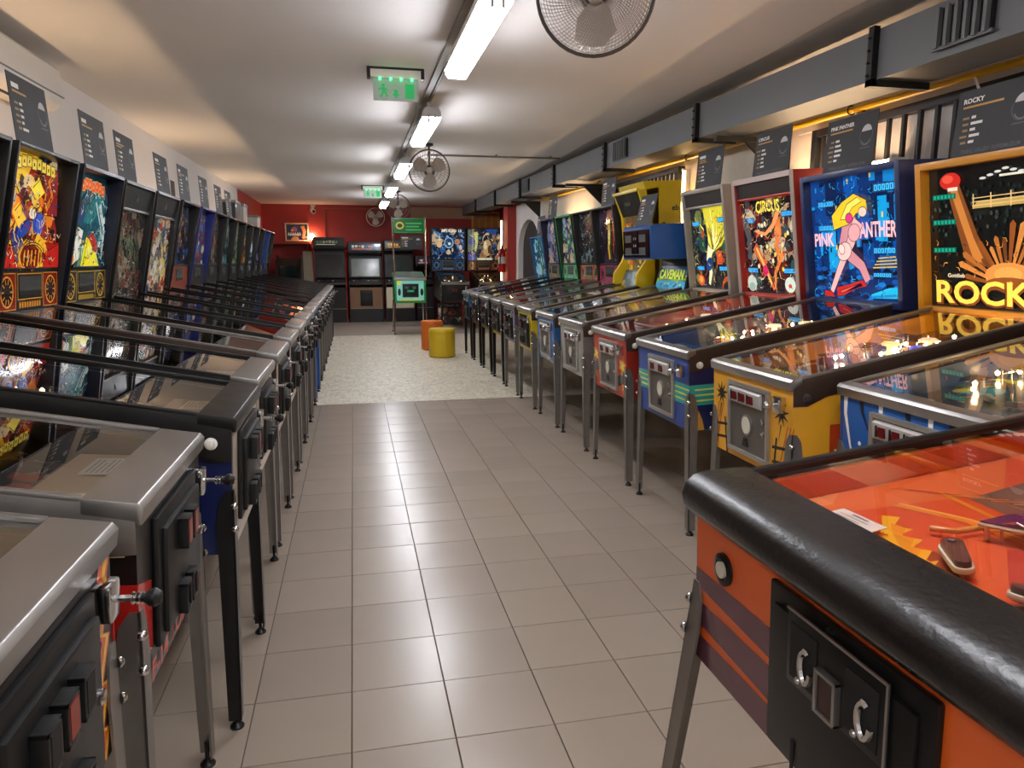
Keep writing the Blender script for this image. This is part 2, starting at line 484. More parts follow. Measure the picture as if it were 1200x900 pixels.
# ------------------------------------------------------------------ duct
M_DUCT = mat('duct_grey_paint', '#66686a', 0.5, 0.2, 0.12, 3)
M_DUCTD = mat('duct_black_flange', '#151515', 0.5, 0.3)
JY = (-2.8, -0.6, 1.5, 3.43, 5.4, 7.5, 9.5, 11.5, 13.6, 15.8, 17.9)
zb = lambda y: 2.315+0.0125*(y-3.4)
t = thing('ventilation_duct', 'long grey rectangular ventilation duct along the plaster wall under the ceiling', 'duct')
for k in range(len(JY)-1):
    a, c = JY[k], JY[k+1]
    z0, z1 = zb(a), zb(c)
    h = 0.245
    m = MB().add([(2.65,a,z0),(2.95,a,z0),(2.95,a,z0+h),(2.65,a,z0+h),(2.65,c,z1),(2.95,c,z1),(2.95,c,z1+h),(2.65,c,z1+h)],
                 [(0,1,2,3),(7,6,5,4),(0,4,5,1),(1,5,6,2),(2,6,7,3),(3,7,4,0)]).mesh('duct_section', M_DUCT)
    ob('duct_section', m, t)
    if k:
        f = MB()
        f.box(2.615,2.65,a-.02,a+.02,z0-.03,z0+h+.012).box(2.615,2.97,a-.02,a+.02,z0-.035,z0)
        for q in (0.02,0.08,0.14,0.20): f.cyl((2.612,a,z0+q),(2.60,a,z0+q),.007,n=6)
        ob('flange', f.mesh('flange', M_DUCTD), t)
for y, w in ((2.86, .30), (7.05, .34), (11.1, .34)):
    z = zb(y)
    gr = ob('vent_grille', MB().box(2.632,2.65,y-w/2,y+w/2,z+.04,z+.215).mesh('vent_grille', M_DUCTD), t)
    for q in range(6):
        yy = y-w/2+.02+q*(w-.04)/5
        ob('slat', cached('slat', lambda: MB().box(-.022,.0,-.009,.009,0,.175).mesh('slat', M_DUCT)), gr, (2.632, yy, z+.04))
    ob('grille_frame', MB().box(2.622,2.634,y-w/2-.012,y+w/2+.012,z+.208,z+.222).box(2.622,2.634,y-w/2-.012,y+w/2+.012,z+.033,z+.047).mesh('grille_frame', M_DUCT), gr)
for y, w_lab in ((5.05, 'above the grey framed table'), (8.9, 'above the window grate by the yellow table'), (12.1, 'next to the white arch')):
    z = zb(y)-.035
    o = ob('duct_bracket', MB().box(2.62,XR,y-.025,y+.025,z-.035,z+.0).prism([(2.86,z-.035),(XR,z-.035),(XR,z-.30),(XR-.07,z-.30)], y-.012, y+.012, 'y').box(XR-.05,XR,y-.03,y+.03,z-.34,z).mesh('duct_bracket', M_DUCTD))
    tag(o, 'black steel wall bracket carrying the grey duct, '+w_lab, 'bracket')
b = MB().tube([(3.10,y,2.325+.0085*(y-3)) for y in (0.2,2,4,6,8,10,12)], .021, 10)
o = ob('gas_pipe', b.mesh('gas_pipe', mat('yellow_pipe_paint', '#d9a800', 0.35, 0, 0.1)))
tag(o, 'yellow painted pipe running under the grey duct along the plaster wall', 'pipe')
for y in (2.0, 4.2, 6.5, 9.0):
    ob('pipe_clip', MB().tube([(3.10+.028*math.cos(q), y, 2.325+.0085*(y-3)+.028*math.sin(q)) for q in [2*PI*i/10 for i in range(10)]], .005, 5, closed=True).box(3.12,XR-.003,y-.008,y+.008,2.32+.0085*(y-3),2.335+.0085*(y-3)).mesh('pipe_clip', M_BLACKM), o)
b = MB()
# ------------------------------------------------------------------ window grates
M_GRATE = mat('dark_grate_metal', '#2d2c2c', 0.45, 0.4)
M_PANE = mat('whitewashed_board', '#ddd6cd', 0.8, 0, 0.16, 12, 0.5, bscale=20)
def grate(n, y0, y1, z0, z1, label, nb):
    o = struct('window_%d' % n, MB().box(XR-.012, XR-.002, y0, y1, z0, z1).mesh('window_%d' % n, M_PANE))
    fr = MB()
    for a in ((y0-.05,y0,z0-.05,z1+.05),(y1,y1+.05,z0-.05,z1+.05),(y0,y1,z1,z1+.05),(y0,y1,z0-.05,z0)):
        fr.box(XR-.07, XR-.0, *a)
    ob('grate_frame', fr.mesh('grate_frame', M_GRATE, bevel=.004), o)
    bar = cached(('bar', z1-z0), lambda: MB().box(-.012,.012,-.011,.011,0,z1-z0).mesh('bar', M_GRATE))
    for i in range(nb):
        ob('bar', bar, o, (XR-.05, y0+(i+0.5)*(y1-y0)/nb, z0))
grate(1, 2.5, 4.62, 1.55, 2.24, '', 17)
grate(2, 6.85, 8.62, 1.45, 2.27, '', 18)
o = struct('window_3', MB().box(2.95, 3.55, YB-.012, YB-.002, 2.02, 2.55).mesh('window_3', mat('yellow_lit_pane', '#b87a3a', .5, 0, .2)))
fr = MB()
for a_ in ((2.90,2.95,1.97,2.60),(3.55,3.60,1.97,2.60),(2.95,3.55,2.55,2.60),(2.95,3.55,1.97,2.02)): fr.box(a_[0],a_[1],YB-.05,YB-.001,a_[2],a_[3])
ob('window_frame', fr.mesh('window_frame', mat('yellow_frame', '#c9a24a', .5)), o)
for x_ in (3.10, 3.25, 3.40): ob('bar', MB().box(x_-.012,x_+.012,YB-.03,YB-.012,2.02,2.55).mesh('bar', mat('yellow_frame', '#c9a24a')), o)
# beam ledge over the grates
struct('trim_4', MB().box(XR-.025, XR, 1.0, 4.9, 2.30, 2.36).mesh('trim_4', M_WALLW))
for y, lab in ((4.75, 'short white hanging cable below yellow pipe by the dark window grate'),):
    pass
for k, (y, z0, z1) in enumerate(((3.25, 2.36, 2.16), (4.15, 2.37, 2.15))):
    o = ob('hanging_cable', MB().tube([(3.09,y,z0-.05),(3.09,y-.01,(z0+z1)/2+.03),(3.10,y-.03,(z0+z1)/2-.02),(3.11,y-.05,z1)], .007, 6).mesh('hanging_cable', M_WHITE))
    tag(o, 'short white cable hanging from the yellow pipe ' + ('above the gold lettered black backglass', 'above the blue night-city backglass')[k], 'cable', 'white cables hanging from the pipe')

# ------------------------------------------------------------------ exit signs
M_GREEN = mat('exit_green_glow', '#12b45e', 0.4, 0, 0, emit=1.2)
M_ACRYL = mat('frosted_acrylic', '#a9b8af', 0.25, 0, 0.03, emit=0.0)
def exit_sign(x, y, z, label):
    t = thing('exit_sign', label, 'exit sign', (x, y, z))
    ob('housing', MB().box(-.15,.15,-.03,.03,.05,.10).mesh('housing', M_WHITE, bevel=.005), t)
    br = ob('bracket', MB().box(-.165,.165,-.035,.035,.098,.11).box(-.17,-.15,-.03,.03,.05,.11).box(.15,.17,-.03,.03,.05,.11).mesh('bracket', M_BLACKM), t)
    t.scale = (1.15, 1.15, 1.15)
    pl = ob('sign_plate', MB().box(-.135,.135,-.004,.004,-.075,.05).mesh('sign_plate', M_ACRYL), t)
    man = [('#0a8f48', ell(-.075,.012,.010)), ('#0a8f48', [(-.09,0),(-.066,.002),(-.058,-.025),(-.045,-.05),(-.055,-.055),(-.07,-.03),(-.088,-.058),(-.099,-.052),(-.082,-.025)]),
           ('#0a8f48', stroke([(-.105,-.015),(-.09,-.004),(-.062,-.004),(-.048,-.018)], .008)),
           ('#0a8f48', [(-.012,-.01),(.012,-.01),(.012,-.035),(.024,-.035),(0,-.06),(-.024,-.035),(-.012,-.035)]),
           ('#0a8f48', rect(.055,-.06,.11,.025))]
    ob('pictogram', art(man, (0,-.004,0), (1,0,0), (0,0,1), (0,-1,0), printmat('exit_print', emit=.6), 'pictogram'), pl)
    for k in range(4):
        ob('indicator_lamp', cached('exled', lambda: MB().lathe([(.001,-.008),(.007,-.004),(.007,.004),(.001,.008)], n=8).mesh('indicator_lamp', mat('green_led', '#35ff90', .3, 0, 0, emit=5))), t, (-.095+k*.063, -.033, .042))
exit_sign(.335, 5.33, ZC-.11*1.15, 'green running-man exit sign on the ceiling beside the largest fluorescent batten')
exit_sign(.385, 13.3, ZC-.11*1.15, 'green exit sign on the ceiling far down the hall by the red end wall')

# ------------------------------------------------------------------ cage fans
M_FAN = mat('fan_beige', '#b3a89c', 0.5)
M_FANW = mat('fan_wire', '#a39a92', 0.4, 0.5)
M_FAND = mat('fan_dark', '#4a443f', 0.45, 0.3)
def fan(loc, target, r, label, wires, rings, white=False, hang=True):
    t = thing('cage_fan', label, 'fan', loc)
    d = (Vector(target)-Vector(loc)).normalized()
    q = d.to_track_quat('Z', 'Y').to_matrix().to_4x4()
    def put(name, mb, m):
        me = mb.mesh(name, m); me.transform(q)
        return ob(name, me, t)
    c = MB()
    for side in (1, -1):
        dep = .06 if side > 0 else .07
        for i in range(wires):
            a = 2*PI*i/wires
            c.tube([((r*s)*math.cos(a+.5*(1-s)), (r*s)*math.sin(a+.5*(1-s)), side*dep*(1-s**4)) for s in (.22,.5,.8,1)], .0012 if wires > 40 else .0016, 3)
        for k in range(rings):
            s = .25+.7*k/max(1,rings-1)
            c.tube([(r*s*math.cos(2*PI*i/32), r*s*math.sin(2*PI*i/32), side*dep*(1-s**4)) for i in range(32)], .0012 if wires > 40 else .002, 3, closed=True)
    put('cage', c, M_FANW)
    put('cage_rim', MB().tube([(r*math.cos(2*PI*i/40), r*math.sin(2*PI*i/40), 0) for i in range(40)], .0075, 6, closed=True), M_FAND if not white else M_WHITE)
    for k in range(3):
        a = 2*PI*k/3+.6
        pts = [(0.03,-.02),(.08,-.075),(.16,-.09),(.82*r,-.05),(.86*r,.02),(.14,.075),(.06,.05),(.03,.02)]
        b = MB(); n = len(pts)
        up = [(x*math.cos(a)-y*math.sin(a), x*math.sin(a)+y*math.cos(a), .012+y*.28) for x, y in pts]
        b.add(up+[(x,y,z-.004) for x,y,z in up], [tuple(range(n)), tuple(range(2*n-1,n-1,-1))]+[(i,n+i,n+(i+1)%n,(i+1)%n) for i in range(n)])
        put('blade', b, M_FAN if not white else M_WHITE)
    put('hub', MB().lathe([(.001,.066),(.03,.064),(.038,.055),(.04,.0),(.03,-.02)], n=16), M_FAN)
    put('motor', MB().lathe([(.04,-.03),(.062,-.05),(.065,-.13),(.04,-.16),(.001,-.165)], n=18), M_FAND if not white else M_WHITE)
    if not hang:
        ob('wall_mount', MB().tube([-d*.12, (0,.20,0), (0,YB-loc[1]-.001,0)], .014, 8).box(-.05,.05,YB-loc[1]-.016,YB-loc[1]-.001,-.07,.07).mesh('wall_mount', M_WHITE), t)
    if hang:
        back = Vector((0,0,0))-d*.11
        ob('hanger_rod', MB().tube([back, back+Vector((0,.01,.09)), (back.x, back.y+.02, ZC-loc[2])], .012, 8).lathe([(.05,0),(.05,-.02),(.015,-.035)], (back.x, back.y+.02, ZC-loc[2]), n=14).mesh('hanger_rod', M_FAND), t)
    return t
fan((.95, 2.85, 2.42), (.25, 0.4, 1.65), .225, 'large beige cage fan hanging beside the nearest fluorescent batten', 84, 15)
fan((.875, 8.38, 2.40), (.2, 3, 2.0), .225, 'grey cage fan hanging where the thin ceiling pipe begins', 40, 5)
fan((.87, 14.1, 2.40), (.2, 6, 2.0), .225, 'grey cage fan hanging in front of the red end wall', 28, 4)
fan((.56, 17.72, 2.42), (.2, 6, 2.0), .21, 'white round fan mounted on the red end wall', 28, 4, True, False)

# ================================================================== PINBALL TABLES
TILT = 3.0
LC = 1.40        # cabinet length
HY = 1.15        # where the head starts
def pmat(col, rough=0.35, metal=0.0):
    return mat('paint_%s_%d_%d' % (col.strip('#'), rough*100, metal*100), col, rough, metal, 0.12, 7, coat=0.2)
class D(dict):
    __getattr__ = dict.get

def leg_mesh(sx, sy, m, drop, sp=0.022):
    """angle-steel leg at the cabinet corner: two plates meeting at the corner, tapering to the foot"""
    b = MB()
    zt, zb_ = 0.745, 0.030-drop
    def pl(ax):
        # outline in (offset along plate, z); corner edge at 0
        top, bot = 0.050, 0.038
        q = [(0, zb_), (bot, zb_), (top, zt-0.10), (top*0.8, zt-0.03), (top*0.4, zt), (0, zt)]
        vs = []
        for thick in (0.0, -0.005):
            for a, z in q:
                k = (zt-z)/(zt-zb_)
                ox, oy = sx*(0.004+sp*k), sy*(0.004+sp*k)
                if ax == 'x': vs.append((ox-sx*a, oy+sy*thick, z))
                else: vs.append((ox+sx*thick, oy-sy*a, z))
        n = len(q)
        b.add(vs, [tuple(range(n)), tuple(range(2*n-1, n-1, -1))]+[(i, n+i, n+(i+1)%n, (i+1)%n) for i in range(n)])
    pl('x'); pl('y')
    me = b.mesh('leg', m)
    bm = bmesh.new(); bm.from_mesh(me); bmesh.ops.recalc_face_normals(bm, faces=bm.faces); bm.to_mesh(me); bm.free()
    return me
def foot_mesh():
    return MB().cyl((0,0,.018),(0,0,.07),.006,n=8).lathe([(.021,0),(.021,.006),(.012,.016),(.008,.02)], n=14).mesh('foot', M_BLACKM)
def bolt_mesh():
    return MB().lathe([(.011,0),(.011,.004),(.008,.009),(.003,.012)], n=10).mesh('bolt', M_CHROME)

def coin_door(root, style, w, z0, z1, near, mframe=None):
    """coin door assembly on the front face (y=0 plane, facing -y)"""
    dw = {'wide': .36, 'steel': .32}.get(style, .36)
    h = z1-z0
    cd = ob('coin_door', None, root, (0, 0, (z0+z1)/2))
    if style == 'steel':
        mf = mat('door_trim_steel', '#b9b6b0', 0.35, 0.8)
        md = mat('door_panel_steel', '#77716a', 0.45, 0.7, 0.15)
        def fr():
            b = MB()
            for a in ((-dw/2,dw/2,h/2-.018,h/2),(-dw/2,dw/2,-h/2,-h/2+.018),(-dw/2,-dw/2+.018,-h/2+.018,h/2-.018),(dw/2-.018,dw/2,-h/2+.018,h/2-.018)):
                b.box(a[0],a[1],-.016,0,a[2],a[3])
            return b.mesh('door_frame', mf, bevel=.003)
        ob('door_frame', cached(('cdf',h), fr), cd)
        ob('door_panel', cached(('cdp',h), lambda: MB().box(-dw/2+.018,dw/2-.018,-.008,0,-h/2+.018,h/2-.018).mesh('door_panel', md)), cd)
        ob('slot_plate', cached(('csp',h), lambda: MB().prism([(-.009,h/2-.022),(-.024,h/2-.03),(-.020,h/2-.085),(-.009,h/2-.09)], -dw/2+.025, dw/2-.05, 'x').mesh('slot_plate', mat('slot_plate_grey', '#c4c1bc', .4, .5), bevel=.002)), cd)
        xs = (-.085, -.02, .045) if near != 2 else (-.075, .035)
        for x in xs:
            ob('price_window', cached('pw', lambda: MB().box(-.016,.016,-.004,.004,-.017,.017).mesh('price_window', mat('red_price_window', '#560e0c', .25, 0, .1, emit=.02))), cd, (x, -.024, h/2-.058), (R(-4),0,0))
            if near: ob('coin_slot', cached('cs', lambda: MB().box(-.003,.003,-.003,.003,-.02,.02).mesh('coin_slot', M_BLACK)), cd, (x-.026, -.024, h/2-.058))
        if near:
            em = ob('emblem', cached('em', lambda: MB().lathe([(.042,0),(.042,.004),(.036,.006),(.001,.006)], axis=(0,-1,0), n=24).mesh('emblem', M_STEEL)), cd, (-.005, -.008, -.02))
            em.scale = (0.95, 1, 1.1)
            ob('emblem_disc', cached('emd', lambda: MB().lathe([(.034,0),(.034,.001),(.001,.001)], axis=(0,-1,0), n=20).mesh('emblem_disc', mat('emblem_cream', '#cfc9b4', .4))), em, (0, -.006, 0))
            for z in (.02, -.035):
                ob('lock', cached('lk', lambda: MB().lathe([(.012,0),(.012,.008),(.008,.010),(.001,.008)], axis=(0,-1,0), n=14).mesh('lock', M_CHROME)), cd, (dw/2-.04, -.008, z))
        ob('coin_return', cached('cr', lambda: MB().prism([(-.022,-.018),(.022,-.018),(.01,.016),(-.008,.018)], -.006, .002, 'y').mesh('coin_return', M_BLACK)), cd, (-.015, -.009, -h/2+.06))
    elif style == 'wide':
        mf = mat('door_black_steel', '#171615', 0.4, 0.3, 0.25)
        ob('door_frame', MB().box(-dw/2,dw/2,-.012,0,-h/2,h/2).mesh('door_frame', mf, bevel=.006), cd)
        ob('door_panel', MB().box(-dw/2+.025,dw/2-.025,-.020,-.012,-h/2+.02,h/2-.03).mesh('door_panel', mf, bevel=.003), cd)
        b = MB()
        b.box(-.105,.115,-.026,-.020,.012,.135)
        ob('slot_bezel', b.mesh('slot_bezel', mat('bezel_black', '#1c1b1a', .3, .4), bevel=.002), cd)
        ob('bezel_edge', MB().box(-.105,.115,-.028,-.025,.133,.137).box(.113,.117,-.028,-.025,.012,.137).mesh('bezel_edge', M_STEEL), cd)
        for x in (-.062, .068):
            sl = ob('coin_slot', MB().box(x-.033,x+.033,-.0275,-.026,.025,.115).mesh('coin_slot', M_RUBBER), cd)
            ob('slot_ring', MB().tube([(x+.012+.013*math.cos(a), -.031, .062+.026*math.sin(a)) for a in [PI*.35+2*PI*.8*i/14 for i in range(15)]], .005, 6).mesh('slot_ring', M_CHROME), cd)
            ob('slot_screw', MB().lathe([(.006,0),(.004,.003)], (x-.012,-.0275,.026), (0,-1,0), 10).mesh('slot_screw', M_STEEL), cd)
        b = MB()
        for a in ((-.022,.026,.012,.018),(-.022,.026,.076,.082),(-.022,-.016,.012,.082),(.020,.026,.012,.082)): b.box(a[0],a[1],-.037,-.026,a[2],a[3])
        ob('button_frame', b.mesh('button_frame', M_STEEL, bevel=.001), cd)
        ob('reject_button', MB().box(-.015,.019,-.034,-.026,.019,.075).mesh('reject_button', mat('dark_red_button', '#2a0d0b', .25)), cd)
        ob('lock', MB().lathe([(.014,0),(.014,.006),(.010,.008),(.001,.006)], (.112,-.020,-.145), (0,-1,0), 16).mesh('lock', M_CHROME), cd)
        for x in (-.09, .02):
            ob('coin_return', MB().box(x-.004,x+.004,-.0215,-.02,-.155,-.09).mesh('coin_return', M_RUBBER), cd)
        ob('latch_bolt', MB().lathe([(.008,0),(.008,.004),(.004,.006)], (-.02,-.012,h/2-.014), (0,-1,0), 10).mesh('latch_bolt', M_BLACKM), cd)
    else:  # black moulded door with two rows of slots
        md = mat('door_black', '#181818', 0.42, 0.2, 0.2)
        ob('door_frame', cached(('bdf',h), lambda: MB().box(-dw/2,dw/2,-.014,0,-h/2,h/2).mesh('door_frame', md, bevel=.008)), cd)
        ob('door_panel', cached(('bdp',h), lambda: MB().box(-dw/2+.025,dw/2-.02,-.026,-.010,-h/2+.02,h/2-.03).mesh('door_panel', md, bevel=.007)), cd)
        n = 3 if style == 'black3' else 2
        for i in range(n):
            x = (i-(n-1)/2)*.062-.02
            def slot():
                b = MB()
                for a in ((-.022,.022,.026,.034),(-.022,.022,-.034,-.026),(-.022,-.015,-.034,.034),(.015,.022,-.034,.034)): b.box(a[0],a[1],-.022,0,a[2],a[3])
                return b.mesh('coin_slot', md, bevel=.0015)
            s_ = ob('coin_slot', cached('bslot', slot), cd, (x, -.026, .065))
            mi = mat('red_slot_insert', '#7d2814', .35, 0, .1, emit=.03) if style == 'black2' or i == 1 else M_DARKIN
            ob('slot_insert', cached(('bsi', mi.name), lambda: MB().box(-.015,.015,-.023,-.004,-.024,.026).mesh('slot_insert', mi)), s_)
            s_ = ob('coin_return', cached('bslot', slot), cd, (x, -.022, -.085))
            ob('return_flap', cached('brf', lambda: MB().box(-.015,.015,-.010,-.002,-.026,.026).mesh('return_flap', M_DARKIN)), s_)
        ob('lock', cached('blk', lambda: MB().lathe([(.013,0),(.013,.007),(.009,.010),(.001,.008)], axis=(0,-1,0), n=14).mesh('lock', M_CHROME)), cd, (dw/2-.045, -.026, .0))
    return cd

def playfield(root, p, hw, zt, near):
    pal = p.pf or ['#7d1f16', '#c7a23a', '#2b4a7a', '#d8d0c0', '#3a2416', '#b5482a', '#4e6b4a']
    L = HY-0.16
    y0 = 0.13
    sl = (zt(HY)-zt(0))/HY
    N = Vector((0, -sl, 1)).normalized(); V = Vector((0, 1, sl)).normalized(); U = Vector((1,0,0))
    pw = 2*(hw-.022)
    key = ('pf', p.seed, round(pw,3), round(p.ZF,3))
    def mk():
        P = randart(p.seed+50, pw, L+.05, pal, 70 if near else 26, p.pfbg or '#3b2a20', .22)
        return art(P, (0, y0, zt(y0)-.085), U, V, N, M_PF, 'playfield', 4e-5)
    pf = ob('playfield', cached(key, mk), root)
    ap_c = p.apron or '#2a2725'
    def apr():
        b = MB()
        a0, a1 = .03, .27
        b.prism([(a0,zt(a0)-.03),(a1,zt(a1)-.055),(a1,zt(a1)-.08),(a0,zt(a0)-.06)], -pw/2, pw/2, 'x')
        return b.mesh('apron', pmat(ap_c, .4))
    ap = ob('apron', cached(('apron', ap_c, round(hw,3), round(p.ZF,3)), apr), root)
    # instruction cards lying on the apron
    Va = Vector((0, .20, zt(.27)-zt(.07)-.025)).normalized(); Na = U.cross(Va)
    for s in (-1, 1):
        def card():
            P = [('#d8d2c2', rect(-.07,-.04,.07,.04))]
            for k in range(6): P.append(('#6d675c', rect(-.055, .026-k*.011, .055-.03*(k%3==2), .029-k*.011)))
            return art(P, (0,0,0), U, Va, Na, M_PRINT, 'instruction_card')
        ob('instruction_card', cached(('card', round(p.ZF,3)), card), ap, (s*(pw/2-.12), .175, zt(.175)-.0405))
    if not near: return
    g = random.Random(p.seed)
    for s in (-1, 1):
        def fl():
            pts = [(0.012*math.cos(t), .012*math.sin(t)) for t in [PI/2+PI*i/6 for i in range(7)]]+[(.075+.007*math.cos(t), .007*math.sin(t)) for t in [-PI/2+PI*i/6 for i in range(7)]]
            return MB().prism(pts, 0, .02, 'z').mesh('flipper', mat('flipper_white', '#d9d3c4', .4), bevel=.002)
        ob('flipper', cached('flip', fl), root, (s*.09, .40, zt(.40)-.08), (R(9), 0, R(-30) if s < 0 else R(210)))
    capc = p.caps or ['#e8e0cc', '#c92a1e', '#e8b51e']
    for i in range(3):
        x, y = (-.09+.09*i+g.uniform(-.02,.02)), (.86 if i == 1 else .74)
        c = capc[i % len(capc)]
        lit = p.lit
        def bump():
            return MB().lathe([(.03,0),(.03,.012),(.016,.016),(.016,.038),(.036,.042),(.040,.050),(.030,.057),(.001,.058)], n=18).mesh('pop_bumper', mat('bumper_%s_%d' % (c.strip('#'), 1 if lit else 0), c, .3, 0, .08, emit=.9 if lit else 0))
        ob('pop_bumper', cached(('bump', c, lit), bump), root, (x, y, zt(y)-.085))
    cols = pal
    for i in range(7):
        sx = -1 if i % 2 else 1
        x, y = sx*(pw/2-g.uniform(.05,.11)), .42+.1*i+g.uniform(-.02,.02)
        q = [( .055*math.cos(a)*g.uniform(.5,1.2), .06*math.sin(a)*g.uniform(.6,1.5)) for a in [2*PI*k/7 for k in range(7)]]
        b = MB().prism(q, .03, .033, 'z', 0, S(cols[i % len(cols)]))
        b.prism([(a*.5, c*.5) for a, c in q], .033, .0335, 'z', 0, S(cols[(i+2) % len(cols)]))
        for a, c in q[::3]: b.cyl((a*.8,c*.8,0),(a*.8,c*.8,.036),.004,n=6,col=S('#c8c8c8'))
        ob('playfield_plastic', b.mesh('playfield_plastic', M_GLOSS), root, (x, y, zt(y)-.085), (R(7),0,0))
    b = MB()
    for i in range(26 if p.lit else 8):
        y = .42+g.random()*.66; x = g.uniform(-pw/2+.03, pw/2-.03)
        b.lathe([(.001,.0),(.007,.004),(.008,.012),(.001,.019)], (x, y, zt(y)-.07), n=8)
    o = ob('lamp_bulbs', b.mesh('lamp_bulbs', mat('playfield_bulb_%d' % (1 if p.lit else 0), '#ffd9a0', .3, 0, 0, emit=42 if p.lit else 6)), root); o['kind'] = 'stuff'
    b = MB()
    for i in range(22):
        y = .36+g.random()*.74; x = g.uniform(-pw/2+.03, pw/2-.03)
        b.cyl((x,y,zt(y)-.088),(x,y,zt(y)-.05),.004,n=6)
        if i % 2: b.tube([(x,y,zt(y)-.06),(x+g.uniform(-.06,.06),y+g.uniform(.03,.09),zt(y)-.055)], .003, 5)
    o = ob('posts_and_wires', b.mesh('posts_and_wires', M_CHROME), root); o['kind'] = 'stuff'

def head_plane(p):
    """glass plane: bottom point, up vector, normal, height"""
    hb, ht = p.hb, p.ht
    yb, yt = HY, HY-p.lean*(p.ht-p.hb)
    fy = lambda z: yb+(yt-yb)*(z-hb)/(ht-hb)
    return hb, ht, yb, yt, fy

